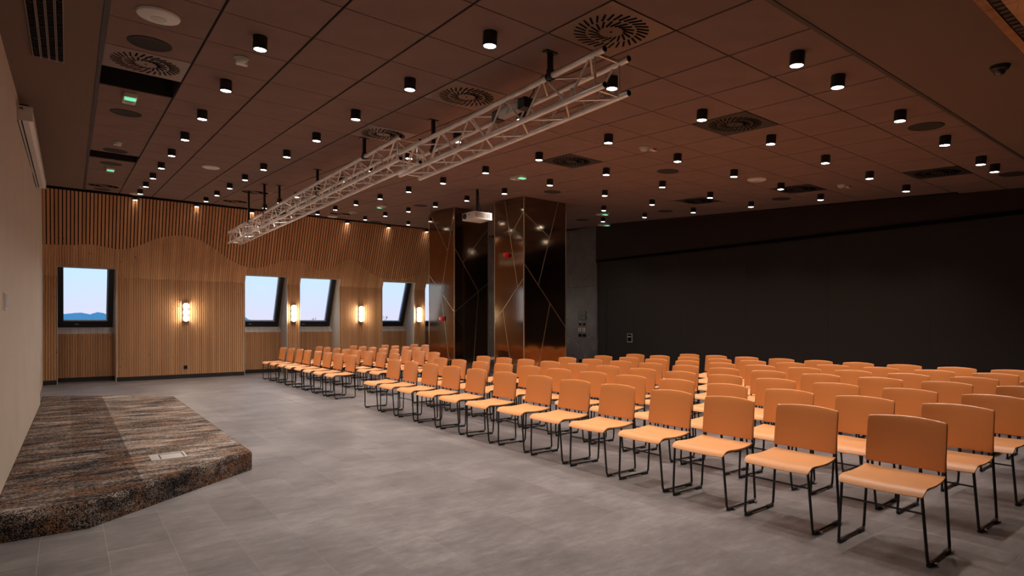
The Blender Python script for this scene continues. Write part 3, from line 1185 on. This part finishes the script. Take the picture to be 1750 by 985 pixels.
# ------------------------------------------------------------------ wall lamps on the piers
for xc, zc_, wh in ((2.575, 1.795, 'on the widest pier beside the first window'), (5.435, 1.795, 'on the narrow pier between two windows'),
                    (7.567, 1.795, 'on the pier left of the fourth window'), (9.66, 1.795, 'on the pier beside the bronze column')):
    o = empty('wall_lamp', (xc, YB, zc_))
    tag(o, 'lit wall lamp of three white globes ' + wh, 'wall lamp', 'wall lamps on the pine piers')
    mb = MB()
    mb.bbox(-0.076, 0.076, -0.025, 0.0, -0.256, 0.256, 0.004)
    mb.build('back_plate', M_LAMP, o)
    for zz in (-0.253, 0.247):
        mb = MB()
        mb.box(-0.075, 0.075, -0.10, -0.03, zz, zz + .006)
        mb.build('end_plate', M_LAMP, o)
    for k in (-1, 0, 1):
        mb = MB()
        bm = bmesh.new()
        bmesh.ops.create_uvsphere(bm, u_segments=20, v_segments=12, radius=0.081)
        bm.verts.index_update()
        i0 = len(mb.v)
        mb.v = [(v.co.x * 0.90, v.co.y * 1.2 - 0.085, v.co.z + k * 0.164) for v in bm.verts]
        mb.f = [tuple(v.index for v in f.verts) for f in bm.faces]
        bm.free()
        mb.build('globe', M_SCON, o, True)

o = empty('wall_socket', (2.57, YB, 0.30))
tag(o, 'black power socket low on the widest pine pier', 'socket')
mb = MB()
mb.bbox(-0.045, 0.045, -0.012, 0, -0.05, 0.05, 0.003)
mb.build('plate', M_GLIDE, o)
mb = MB()
mb.lathe([(0.022, 0), (0.022, 0.003)], 16)
mb.v = [(a_, -0.012 - c_, b_) for a_, b_, c_ in mb.v]
mb.build('outlet', M_BLACK, o)

# switches and sockets on the marble
for (y0_, y1_, z0_, z1_, nm, lab, m_) in (
        (12.30, 12.63, 1.59, 1.86, 'display_panel', 'square black display panel with faint marks on the marble wall', M_FRAME),
        (12.505, 12.604, 1.425, 1.51, 'button_panel', 'small black button plate below the display, nearer the column', M_GLIDE),
        (12.335, 12.432, 1.425, 1.51, 'button_panel', 'small black button plate below the display, nearer the partition', M_GLIDE),
        (12.505, 12.619, 1.255, 1.362, 'wall_switch', 'white switch plate on the marble, nearer the column', M_WHITE),
        (12.335, 12.443, 1.255, 1.362, 'wall_switch', 'white switch plate on the marble, nearer the partition', M_WHITE),
        (12.48, 12.619, 1.09, 1.19, 'wall_socket', 'lowest black socket plate on the marble, nearer the column', M_GLIDE),
        (12.31, 12.443, 1.09, 1.19, 'wall_socket', 'lowest black socket plate on the marble, nearer the partition', M_GLIDE),
        (12.41, 12.60, 0.34, 0.435, 'wall_socket', 'black socket plate low on the marble near the floor', M_GLIDE)):
    o = empty(nm, (12.09, (y0_ + y1_) / 2, (z0_ + z1_) / 2))
    tag(o, lab, 'switch' if 'switch' in nm or 'button' in nm else ('display' if 'display' in nm else 'socket'))
    hw, hh = (y1_ - y0_) / 2, (z1_ - z0_) / 2
    mb = MB()
    mb.bbox(-0.016, 0, -hw, hw, -hh, hh, 0.003)
    mb.build('plate', m_, o)
    mb = MB()
    if nm == 'display_panel':
        mw = MB()
        for r_ in range(5):
            mw.box(-0.0175, -0.0158, 0.03, 0.03 + 0.05 + 0.03 * ((r_ * 7) % 3) / 2, 0.09 - r_ * 0.045, 0.10 - r_ * 0.045)
        mw.box(-0.0175, -0.0158, -0.12, -0.055, 0.03, 0.10)
        mw.box(-0.0175, -0.0158, -0.10, -0.035, -0.10, -0.03)
        q_ = mw.build("printed_marks", mat("grey_print", (0.12, 0.12, 0.12, 1), 0.5), o)
        q_["kind"] = "stuff"
    elif nm == 'wall_switch':
        mb.box(-0.0185, -0.015, -hw * .28, hw * .28, -hh * .6, hh * .6)
        mb.build('rocker', M_FRAME, o)
    else:
        mb.box(-0.0185, -0.015, -hw * .7, hw * .7, -hh * .7, hh * .7)
        mb.build('insert', M_BLACK, o)


# ------------------------------------------------------------------ ceiling fittings
def spot(parent, dim=1.0):
    nm = 'downlight_beam' if dim == 1.0 else 'dimmed_downlight_beam'
    ld = bpy.data.lights.get(nm)
    if not ld:
        ld = bpy.data.lights.new(nm, 'SPOT')
        ld.energy = SPOT_W * dim
        ld.color = SPOT_COL
        ld.spot_size = math.radians(108)
        ld.spot_blend = 1.0
        ld.shadow_soft_size = 0.045
    lo = bpy.data.objects.new('beam', ld)
    COL.objects.link(lo)
    lo.parent = parent
    lo.location = (0, 0, -0.115)
    return lo


def build_downlight(m4):
    o = empty('downlight', m4)
    mb = MB()
    mb.lathe([(0.054, 0.002), (0.056, -0.004), (0.056, -0.103), (0.053, -0.106), (0.049, -0.106), (0.047, -0.098), (0.02, -0.096)], 24)
    mb.build('body', M_LAMP, o, True)
    mb = MB()
    mb.lathe([(0.0475, -0.097), (0.0475, -0.1045), (0.03, -0.108), (0.005, -0.109)], 24)
    mb.build('diffuser', M_DISC, o, True)
    return o


LK = {0: range(0, 11), 1: range(0, 11), 2: range(0, 11), 3: range(0, 10), 4: range(0, 11), 5: [0, 1, 2, 3, 8, 9, 10], 6: [0, 1, 2, 3, 4, 10], 7: [0, 1, 2, 3, 4, 5]}
proto = None
for k, js in LK.items():
    for c_, j in enumerate(js):
        p = cp((-0.5 + 2 * k) * TS, -0.393 + 1.352 * j)
        if proto is None:
            dl = proto = build_downlight(cm(p))
        else:
            dl = dup(proto, cm(p))
        tag(dl, 'lit black cylinder downlight, %s ceiling row from the stage wall, %s from the near end' % (ORD[k], ORD[c_]), 'downlight', 'black cylinder downlights')
        spot(dl, 0.06 if j == 10 else 1.0)
for x_, lab in ((1.30, 'lit black downlight above the top of the picture, nearest to the stage wall'), (2.62, 'lit black downlight above the top of the picture, nearer to the truss')):  # two lamps added out of view to brighten the near chairs
    dl = dup(proto, cw(x_, 2.335))
    tag(dl, lab, 'downlight', 'black cylinder downlights')
    spot(dl)
for i, x_ in enumerate((4.64, 5.35, 6.73, 8.04, 9.37, 9.97)):
    dl = dup(proto, cw(x_, 2.335))
    tag(dl, 'lit black downlight in the line along the smooth ceiling border, %s from the truss' % ORD[i], 'downlight', 'black cylinder downlights')
    spot(dl)

# swirl diffusers
sb = MB()
sb.box(0, 0.10, -0.0065, 0.0065, -0.0015, 0.002)
sb.box(0.0, 0.10, 0.0065, 0.0085, -0.005, 0.002)
slot_me = sb.mesh('slot', M_BLACK)
VL = ['swirl air diffuser with orange glow above the near truss end', 'swirl air diffuser beside the open ceiling panel near the stage', 'square swirl diffuser left of the near truss', 'swirl diffuser above the joint of the two trusses',
      'dark swirl diffuser right of the near truss, nearer to the border', 'dark swirl diffuser between the truss and the bronze columns', 'distant swirl diffuser left of the far truss, the nearer of two', 'distant swirl diffuser left of the far truss, next to the pine wall',
      'distant swirl diffuser right of the far truss, by the pine wall', 'dark diffuser over the last chair rows, nearest to the border', 'dark diffuser over the last chair rows, middle of three', 'dark diffuser over the last chair rows, farthest of three', 'distant swirl diffuser in the ceiling strip beside the stage wall']
for vi, (c, r, tone) in enumerate(VENTS):
    o = empty('air_diffuser', cm(cp((c + .5) * TS, (r + .5) * TS)))
    tag(o, VL[vi], 'air diffuser', 'square swirl air diffusers')
    hw = TS / 2 - 0.008
    mb = MB()
    mb.bbox(-hw, hw, -hw, hw, 0, 0.012, 0.002)
    mb.build('plate', M_DIFF if tone == 0 else (M_DIFF if tone == 1 and vi == 0 else M_DIFFD), o)
    mb = MB()
    mb.lathe([(0.012, -0.001), (0.012, 0.004)], 10)
    mb.build('screw', M_BLACK, o)
    near = vi in (0, 1, 2, 3, 4, 5)
    many = MB()
    for ring, (r0, cnt, tw) in enumerate(((0.195, 30, 0.6), (0.095, 18, 0.9))):
        for q in range(cnt):
            a_ = 2 * math.pi * q / cnt
            m4 = Matrix.Rotation(a_, 4, 'Z') @ Matrix.Translation((r0, 0, 0)) @ Matrix.Rotation(tw, 4, 'Z')
            if near:
                link('slot', slot_me, o, m4)
            else:
                i0 = len(many.v)
                many.v += [tuple(m4 @ Vector(v)) for v in sb.v]
                many.f += [tuple(i0 + z for z in f) for f in sb.f]
    if not near:
        q = many.build('slots', M_BLACK, o)
        q['kind'] = 'stuff'

# speakers
for x_, y_, lab in ((0.57, 5.91, 'nearest round dark speaker in the strip beside the stage wall'), (0.58, 8.63, 'round dark speaker beside the nearer green-lit sensor box'), (0.62, 11.36, 'round dark speaker before the far open ceiling panel'),
                    (0.63, 12.73, 'round dark speaker after the far open ceiling panel'), (0.66, 16.7, 'farthest round dark speaker in the strip beside the stage wall'), (7.48, 2.35, 'round dark speaker near the smooth ceiling border'),
                    (7.51, 5.83, 'round dark speaker over the middle chair rows'), (10.84, 5.77, 'round dark speaker between two dark diffusers'), (10.81, 2.32, 'round dark speaker at the edge of the picture beside a downlight'),
                    (7.57, 8.64, 'round dark speaker in front of the nearer bronze column'), (10.86, 11.2, 'far round dark speaker above the marble wall'), (6.8, 12.58, 'round dark speaker in front of the farther bronze column'), (7.57, 16.84, 'far round dark speaker close to the pine slats'), (10.85, 8.49, 'round dark speaker near the bulkhead over the last chairs')):
    o = empty('ceiling_speaker', cw(x_, y_))
    tag(o, lab, 'speaker', 'round ceiling speakers')
    mb = MB()
    mb.lathe([(0.168, 0.002), (0.168, -0.004), (0.160, -0.007), (0.155, -0.005), (0.08, -0.0055)], 32)
    mb.build('grille', M_SPK, o, True)
# white discs
for x_, y_, lab in ((0.56, 5.21, 'large round white wireless disc nearest to the camera'), (2.04, 11.53, 'round white wireless disc left of the far truss'), (8.89, 5.14, 'round white wireless disc over the chairs by the dark wall'),
                    (1.35, 16.81, 'far round white wireless disc near the pine wall and stage'), (6.18, 16.79, 'far round white wireless disc right of the far truss')):
    o = empty('access_point', cw(x_, y_))
    tag(o, lab, 'wireless disc', 'white ceiling discs')
    mb = MB()
    mb.lathe([(0.148, 0.0), (0.15, -0.006), (0.143, -0.02), (0.11, -0.032), (0.06, -0.037)], 32)
    mb.build('cover', M_WHITE, o, True)
    mb = MB()
    mb.lathe([(0.055, -0.036), (0.055, -0.039), (0.03, -0.040)], 24)
    mb.build('centre_ring', M_CREAM, o, True)
# smoke detectors
for x_, y_, dx, dy, lab in ((1.25, 5.67, 0.03, 0.10, 'smoke detector with indicator, nearest of the ceiling'), (0.61, 10.61, 0.0, 0.10, 'smoke detector in the strip beside the stage wall'), (6.12, 5.14, 0.14, -0.05, 'smoke detector over the middle chair rows'),
                            (10.16, 4.39, 0.16, -0.05, 'smoke detector over the last chair rows'), (1.33, 15.25, 0.0, 0.1, 'far smoke detector near the pine wall by the stage'), (6.13, 15.25, 0.14, 0.0, 'far smoke detector beside a diffuser right of the truss')):
    o = empty('smoke_detector', cw(x_, y_))
    tag(o, lab, 'smoke detector', 'ceiling smoke detectors')
    mb = MB()
    mb.lathe([(0.062, 0.0), (0.064, -0.012), (0.058, -0.018)], 20)
    mb.build('base', M_CREAM, o, True)
    mb = MB()
    mb.lathe([(0.052, -0.017), (0.052, -0.026), (0.038, -0.046), (0.018, -0.052)], 20)
    mb.build('chamber', M_CREAM, o, True)
    mb = MB()
    mb.bbox(dx - 0.05, dx + 0.05, dy - 0.02, dy + 0.04, -0.03, 0, 0.006)
    ii = mb.build('indicator', M_WHITE, o)
    mb = MB()
    mb.box(dx - 0.03, dx + 0.03, dy - 0.024, dy - 0.019, -0.024, -0.008)
    mb.build('indicator_lens', M_RED, ii)
# emergency lights
for x_, y_, s_, lab in ((0.56, 7.81, 1.0, 'white emergency light box with green glow after the open ceiling panel'), (0.65, 13.31, 0.9, 'far emergency light with green glow beside the stage wall'), (6.18, 7.94, 1.0, 'emergency light with green end between truss and columns'),
                        (6.15, 13.36, -1.0, 'far emergency light with green end right of the truss'), (10.22, 9.86, 1.0, 'emergency light with green end before the marble wall'), (11.8, 11.3, 1.0, 'emergency light with green end at the bulkhead corner')):
    o = empty('emergency_light', cw(x_, y_))
    tag(o, lab, 'emergency light', 'emergency lights with green lamps')
    mb = MB()
    mb.bbox(-0.065, 0.065, -0.17, 0.17, -0.05, 0, 0.012)
    mb.build('housing', M_WHITE, o)
    mb = MB()
    mb.lathe([(0.05, -0.048), (0.045, -0.062), (0.025, -0.072)], 16, (0, 0.02 * s_, 0))
    mb.build('lens', M_STEEL, o, True)
    mb = MB()
    a_ = -0.155 if s_ > 0 else 0.065
    mb.bbox(-0.055, 0.055, a_, a_ + 0.09, -0.066, -0.045, 0.008)
    mb.build('green_lamp', M_GREEN, o)
# dome camera
o = empty('dome_camera', cw(6.03, 1.38))
tag(o, 'black dome security camera on the smooth ceiling border', 'camera')
mb = MB()
mb.lathe([(0.066, 0.002), (0.068, -0.006), (0.062, -0.032), (0.05, -0.04)], 24)
mb.build('housing', M_LAMP, o, True)
mb = MB()
mb.lathe([(0.044, -0.038), (0.041, -0.055), (0.030, -0.07), (0.012, -0.078)], 24)
mb.build('dome', mat('smoked_dome', (0.01, 0.008, 0.007, 1), 0.06, spec=0.8), o, True)
# slot diffuser along the bulkhead
o = empty('slot_diffuser', (0, 0, 0))
tag(o, 'long black linear slot diffuser where ceiling meets the bulkhead', 'air diffuser')
mb = MB()
cslab(mb, 11.88, 12.02, 3.3, 11.6, -0.007, 0.0)
mb.build('slot', M_BLACK, o)
mb = MB()
cslab(mb, 11.945, 11.955, 3.32, 11.58, -0.011, -0.006)
mb.build('blade', M_GRIDTRIM, o)
# linear grille over the camera, top left
o = empty('linear_air_grille', (0, 0, 0))
tag(o, 'long ceiling air grille with lengthwise fins beside the stage wall', 'air grille')
mb = MB()
cslab(mb, -0.25, -0.02, 3.6, 7.0, -0.006, -0.003)
mb.build('opening', M_BLACK, o)
for k, xo in enumerate((-0.25, -0.197, -0.187, -0.139, -0.129, -0.081, -0.071, -0.026)):
    mb = MB()
    cslab(mb, xo, xo + 0.006, 3.6, 7.0, -0.022, 0.0)
    mb.build('fin', mat('grille_fin', (0.24, 0.17, 0.12, 1), 0.4) if k == 0 else bpy.data.materials['grille_fin'], o)
mb = MB()
for k in range(4):
    xo = -0.243 + k * 0.0585
    for q in range(60):
        y_ = 3.65 + q * 0.0555 + (0.02 if (q + k) % 5 == 0 else 0)
        cslab(mb, xo + (0.004 if q % 3 else 0.012), xo + 0.04, y_, y_ + 0.006, -0.012, -0.004)
q_ = mb.build('cross_blades', M_GRIDTRIM, o)
q_['kind'] = 'stuff'


# ------------------------------------------------------------------ lighting trusses
def truss(y0, y1, x0, zt_, W, label, n):
    o = empty('lighting_truss', (x0, y0, zt_))
    tag(o, label, 'truss', 'aluminium box trusses')
    L = y1 - y0
    R = 0.026
    ch = MB()
    ch.tube([(0, 0, 0), (0, L, 0)], R, 14)
    chm = ch.mesh('chord', M_ALU, True)
    cap = MB()
    cap.tube([(0, -0.004, 0), (0, 0.002, 0)], R * 0.82, 12)
    capm = cap.mesh('end_cap', M_BLACK)  # black disc painted for the dark hollow of the tube end
    cor = {(i, j): Vector((i * W, 0, -j * W)) for i in (0, 1) for j in (0, 1)}
    for c in cor.values():
        q = link('chord', chm, o, Matrix.Translation(c))
        link('end_cap', capm, q)
        link('end_cap', capm, q, Matrix.Translation((0, L + 0.002, 0)))
    e0 = 0.10

    def brace(a, b, r=0.0095):
        mb = MB()
        mb.tube([a, b], r, 8)
        mb.build('brace', M_ALU, o, True)
    for y_ in (e0, L - e0):
        for a, b in (((0, 0), (1, 0)), ((1, 0), (1, 1)), ((1, 1), (0, 1)), ((0, 1), (0, 0))):
            brace(cor[a] + Vector((0, y_, 0)), cor[b] + Vector((0, y_, 0)))
    stp = (L - 2 * e0 - 0.06) / n
    for fi, (a, b) in enumerate((((0, 0), (0, 1)), ((1, 0), (1, 1)), ((0, 0), (1, 0)), ((0, 1), (1, 1)))):
        for k in range(n):
            p, q = (a, b) if (k + (fi % 2 == 1 and fi > 1)) % 2 == 0 else (b, a)
            ya, yb = e0 + 0.03 + k * stp, e0 + 0.03 + (k + 1) * stp
            brace(cor[p] + Vector((0, ya + 0.02, 0)), cor[q] + Vector((0, yb - 0.02, 0)))
    return o


TW = 0.267
trA = truss(3.06, 6.44, 3.2, 3.552, TW, 'nearer silver aluminium box truss hung under the ceiling', 11)
trB = truss(6.46, 15.9, 3.22, 3.765, TW, 'farther silver aluminium box truss reaching to the pine wall', 31)
for (tr, xs_, y_, lab) in ((trA, 0.0, 3.68, 'black clamp and short rod above the near end of the nearer truss'), (trA, TW, 6.1, 'black clamp and rod above the far end of the nearer truss'), (trB, 0.0, 7.55, 'black hanger rod at the near end of the farther truss'),
                      (trB, TW, 10.2, 'black hanger rod at the middle of the farther truss'), (trB, TW, 12.5, 'black hanger rod beyond the middle of the farther truss, right chord'), (trB, 0.0, 12.6, 'black hanger rod beyond the middle of the farther truss, left chord'), (trB, 0.0, 13.9, 'farthest black hanger rod of the farther truss')):
    X0 = tr.location.x + xs_
    Z0 = tr.location.z
    o = empty('truss_hanger', (X0, y_, Z0))
    tag(o, lab, 'hanger', 'black truss hangers')
    mb = MB()
    zz = cz(X0, y_) - Z0
    mb.box(-0.02, 0.02, -0.015, 0.015, 0.03, zz + .004)
    mb.build('rod', M_LEG, o)
    mb = MB()
    mb.lathe([(0.036, -0.03), (0.036, 0.03)], 16)
    mb.v = [(a_, c_, b_) for a_, b_, c_ in mb.v]
    mb.box(-0.025, 0.025, -0.02, 0.02, 0.02, 0.06)
    mb.build('clamp', M_LEG, o)
    mb = MB()
    mb.bbox(-0.06, 0.06, -0.03, 0.03, zz - 0.012, zz + .003, 0.003)
    mb.build('ceiling_plate', M_LEG, o)
# black and grey control box with cables on the nearer truss
o = empty('junction_box', (3.29, 4.35, 3.50))
tag(o, 'small grey and black power box strapped inside the nearer truss', 'power box')
mb = MB()
mb.bbox(-0.04, 0.04, -0.16, 0.16, -0.06, 0.02, 0.006)
mb.build('housing', M_STEEL, o)
for y_ in (-0.22, 0.19):
    mb = MB()
    mb.bbox(-0.045, 0.045, y_ - .05, y_ + .05, -0.07, 0.03, 0.01)
    mb.build('plug', M_LEG, o)
mb = MB()
mb.tube([(0.0, -0.26, 0.0), (-0.02, -0.36, 0.03), (-0.05, -0.45, 0.09), (-0.04, -0.52, 0.12)], 0.008, 6)
mb.tube([(0.02, -0.26, -0.02), (0.0, -0.38, 0.0), (-0.05, -0.47, 0.07), (-0.045, -0.53, 0.11)], 0.008, 6)
mb.build('cable', M_LEG, o, True)

# ------------------------------------------------------------------ projector
o = empty('projector', (6.46, 9.62, 3.60))
tag(o, 'white video projector hanging on a black pole before the columns', 'projector')
mb = MB()
mb.bbox(-0.22, 0.22, -0.20, 0.22, -0.075, 0.075, 0.02)
mb.build('housing', M_WHITE, o, True)
mb = MB()
mb.lathe([(0.055, 0), (0.055, 0.02), (0.045, 0.03), (0.04, 0.02), (0.02, 0.018)], 20)
mb.v = [(-0.22 - c_, a_ + 0.11, b_) for a_, b_, c_ in mb.v]
mb.build('lens', M_FRAME, o, True)
mb = MB()
mb.box(-0.222, -0.219, -0.06, -0.01, 0.01, 0.022)
mb.build('marking', M_FRAME, o)
for k in range(16):
    mb = MB()
    xk = -0.18 + k * 0.022
    mb.box(xk, xk + .008, -0.203, -0.198, -0.045, 0.045)
    mb.build('vent_slot', mat('vent_shadow', (0.12, 0.09, 0.08, 1), 0.8) if k == 0 else bpy.data.materials['vent_shadow'], o)
mb = MB()
mb.box(-0.10, -0.02, -0.06, -0.05, -0.078, -0.074)
mb.box(0.09, 0.12, -0.1, -0.07, -0.085, -0.074)
mb.build('foot', M_WHITE, o)
mb = MB()
mb.tube([(0, 0, 0.07), (0, 0, cz(6.46, 9.62) - 3.60)], 0.028, 12)
mb.bbox(-0.08, 0.08, -0.08, 0.08, 0.073, 0.09, 0.004)
mb.build('pole', M_LEG, o, True)
mb = MB()
mb.tube([(0.03, 0, 0.5), (0.035, 0, 0.3), (0.06, 0.0, 0.18), (0.13, 0.03, 0.10), (0.17, 0.05, 0.075)], 0.006, 6)
mb.build('cable', M_LEG, o, True)

# ------------------------------------------------------------------ chairs
# local frame of a chair: x = depth (front legs at 0, back at +), y = along the row (0 .. CW), z up
CW, CD = 0.517, 0.432


def arc_pts(p0, c, p1, r, n=4):
    """rounded corner at c between p0 and p1"""
    p0, c, p1 = Vector(p0), Vector(c), Vector(p1)
    a = c + (p0 - c).normalized() * r
    b = c + (p1 - c).normalized() * r
    return [a * (1 - t) ** 2 + c * 2 * t * (1 - t) + b * t * t for t in [i / n for i in range(n + 1)]]


def make_chair(m4):
    o = empty('chair', m4)
    # seat: waterfall front, dished middle
    prof = [(0.418, 0.492), (0.36, 0.482), (0.28, 0.474), (0.20, 0.471), (0.13, 0.473), (0.08, 0.477), (0.045, 0.477), (0.018, 0.472), (-0.004, 0.461), (-0.018, 0.446), (-0.026, 0.432)]
    ny = 8
    mb = MB()
    th = 0.011
    rows = []
    for k, (x_, z_) in enumerate(prof):
        nx_, nz_ = 0, 1
        if 0 < k < len(prof) - 1:
            tx_, tz_ = prof[k + 1][0] - prof[k - 1][0], prof[k + 1][1] - prof[k - 1][1]
        elif k == 0:
            tx_, tz_ = prof[1][0] - prof[0][0], prof[1][1] - prof[0][1]
        else:
            tx_, tz_ = prof[-1][0] - prof[-2][0], prof[-1][1] - prof[-2][1]
        ll = math.hypot(tx_, tz_)
        nx_, nz_ = tz_ / ll, -tx_ / ll
        ed = 0.010 + (0.010 if k in (0, len(prof) - 1) else 0.003 if k in (1, len(prof) - 2) else 0)
        row = []
        for j in range(ny + 1):
            y_ = ed + (CW - 2 * ed) * j / ny
            u = 2 * j / ny - 1
            row.append(((x_, y_, z_ - 0.006 * (1 - u * u)), (x_ - nx_ * th, y_, z_ - 0.006 * (1 - u * u) - nz_ * th)))
        rows.append(row)
    idx = {}
    for k, row in enumerate(rows):
        for j, (a, b) in enumerate(row):
            idx[k, j, 0] = len(mb.v)
            mb.v.append(a)
            idx[k, j, 1] = len(mb.v)
            mb.v.append(b)
    K_ = len(rows)
    for k in range(K_ - 1):
        for j in range(ny):
            mb.f.append((idx[k, j, 0], idx[k, j + 1, 0], idx[k + 1, j + 1, 0], idx[k + 1, j, 0]))
            mb.f.append((idx[k, j, 1], idx[k + 1, j, 1], idx[k + 1, j + 1, 1], idx[k, j + 1, 1]))
        for j in (0, ny):
            mb.f.append((idx[k, j, 0], idx[k + 1, j, 0], idx[k + 1, j, 1], idx[k, j, 1]))
    for k in (0, K_ - 1):
        for j in range(ny):
            mb.f.append((idx[k, j, 0], idx[k, j, 1], idx[k, j + 1, 1], idx[k, j + 1, 0]))
    mb.build('seat', M_SEAT_LIT, o, True)
    # backrest: wraps round the sitter, top edge gently arched
    mb = MB()
    nu, nv = 14, 10
    y0_, y1_ = 0.016, CW - 0.016
    idx = {}
    for i in range(nv + 1):
        v_ = i / nv
        for j in range(nu + 1):
            u = 2 * j / nu - 1
            z_ = 0.515 + v_ * 0.338
            ztop = 0.838 + 0.016 * (1 - u * u)
            z_ = 0.515 + v_ * (ztop - 0.515)
            cr = max(0.0, (v_ - 0.9) / 0.1)
            half = (y1_ - y0_) / 2 - 0.005 * cr ** 2
            y_ = (y0_ + y1_) / 2 + u * half
            x_ = 0.404 + 0.040 * v_ + (0.012 + 0.030 * v_) * (1 - u * u)
            if i == nv:
                x_ += 0.004
            for s in (0, 1):
                idx[i, j, s] = len(mb.v)
                mb.v.append((x_ + s * (0.022 if 0 < j < nu else 0.020), y_, z_ - (0.004 if i == nv and s else 0)))
    for i in range(nv):
        for j in range(nu):
            mb.f.append((idx[i, j, 0], idx[i, j + 1, 0], idx[i + 1, j + 1, 0], idx[i + 1, j, 0]))
            mb.f.append((idx[i, j, 1], idx[i + 1, j, 1], idx[i + 1, j + 1, 1], idx[i, j + 1, 1]))
        for j in (0, nu):
            mb.f.append((idx[i, j, 0], idx[i + 1, j, 0], idx[i + 1, j, 1], idx[i, j, 1]))
    for i in (0, nv):
        for j in range(nu):
            mb.f.append((idx[i, j, 0], idx[i, j, 1], idx[i, j + 1, 1], idx[i, j + 1, 0]))
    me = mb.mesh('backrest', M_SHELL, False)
    bm = bmesh.new()
    bm.from_mesh(me)
    eds = [e_ for e_ in bm.edges if len(e_.link_faces) == 2 and e_.calc_face_angle(0) > 0.9]
    bmesh.ops.bevel(bm, geom=eds, offset=0.0092, segments=4, profile=0.5, affect='EDGES')
    bm.to_mesh(me)
    bm.free()
    me.polygons.foreach_set('use_smooth', [True] * len(me.polygons))
    link('backrest', me, o)
    # sled side frames
    R = 0.0095
    for s in (0, 1):
        sg = 1 if s == 0 else -1
        yf = 0.0 if s == 0 else CW
        ft = (-0.002, yf + sg * 0.028, 0.444)
        fb_ = (0.012, yf, R + 0.008)
        rb_ = (CD - 0.004, yf, R + 0.008)
        rt_ = (CD - 0.004, yf + sg * 0.026, 0.50)
        up_ = (CD + 0.024, yf + sg * 0.034, 0.72)
        mb = MB()
        pts_ = [Vector(ft)] + arc_pts(ft, fb_, rb_, 0.035) + arc_pts(fb_, rb_, rt_, 0.03) + [Vector(rt_), Vector(up_)]
        mb.tube(pts_, R, 8)
        mb.tube([ft, (0.06, yf + sg * 0.03, 0.456), (0.30, yf + sg * 0.03, 0.456), (CD - 0.014, yf + sg * 0.026, 0.474)], 0.007, 6)
        mb.build('side_frame', M_LEG, o, True)
        for x_ in (0.02, 0.335):
            mb = MB()
            mb.bbox(x_, x_ + 0.082, yf - 0.0125, yf + 0.0125, 0.0, 0.026, 0.004)
            gl_ = mb.build('foot_glide', M_GLIDE, o)
            if s == 0:
                mb = MB()
                mb.bbox(x_ + 0.05, x_ + 0.075, yf - 0.032, yf - 0.0126, 0.006, 0.020, 0.003)
                mb.build('link_tab', M_NUB, gl_)
    mb = MB()
    mb.tube([(0.001, 0.018, 0.327), (0.001, CW - 0.018, 0.327)], 0.0065, 8)
    mb.build('crossbar', M_LEG, o, True)
    mb = MB()
    mb.tube([(0.30, 0.035, 0.452), (0.30, CW - 0.035, 0.452)], 0.008, 6)
    mb.tube([(0.07, 0.035, 0.452), (0.07, CW - 0.035, 0.452)], 0.008, 6)
    mb.build('under_rail', M_LEG, o, True)
    return o


ROWX = [4.18, 5.135, 6.125, 7.13, 8.10, 9.06, 9.98]
NEARDX = [0.0, 0.03, 0.05, 0.20, 0.12, 0.06, 0.0]      # the rows drift back a little at the near end
RIGHT = [(0, 13), (0, 13), (0, 13), (0, 11), (0, 11), (1, 11), (1, 10)]
LEFT = [range(0, 8), range(0, 8), range(0, 8), range(3, 8), range(6, 8), [], range(3, 5)]
chair0 = None
rj = random.Random(11)
for r in range(7):
    k0, k1 = RIGHT[r]
    for k in range(k0, k1):
        dx = NEARDX[r] * max(0.0, 1 - k / 5.0)
        x_ = ROWX[r] + dx + rj.uniform(-0.012, 0.012)
        y_ = 1.312 + 0.6657 * k + rj.uniform(-0.012, 0.012)
        if r == 0:
            # front row as it stands
            y_ = 1.312 + 0.6657 * k + (0, 0.025, 0.03, 0, 0, -0.02, -0.03, -0.015, 0.02, 0.02, 0.01, 0.01, 0.0)[k]
        m4 = Matrix.Translation((x_, y_, 0)) @ Matrix.Translation((.2, .25, 0)) @ Matrix.Rotation(rj.uniform(-0.02, 0.02), 4, 'Z') @ Matrix.Translation((-.2, -.25, 0))
        if chair0 is None:
            ch = chair0 = make_chair(m4)
        else:
            ch = dup(chair0, m4)
        tag(ch, 'orange shell chair on black sled legs, %s row, near block, %s from the near end' % (ORD[r], ORD[k - k0]), 'chair', 'orange chairs in rows facing the stage')
    for c_, j in enumerate(LEFT[r]):
        x_ = ROWX[r] + rj.uniform(-0.012, 0.012)
        y_ = 11.262 + 0.6706 * j + rj.uniform(-0.012, 0.012)
        if r == 3 and j == 3:
            y_ += 0.10
        m4 = Matrix.Translation((x_, y_, 0)) @ Matrix.Translation((.2, .25, 0)) @ Matrix.Rotation(rj.uniform(-0.02, 0.02), 4, 'Z') @ Matrix.Translation((-.2, -.25, 0))
        ch = dup(chair0, m4)
        tag(ch, 'orange shell chair on black sled legs, %s row, window block, %s from the aisle' % (ORD[r], ORD[c_]), 'chair', 'orange chairs in rows facing the stage')
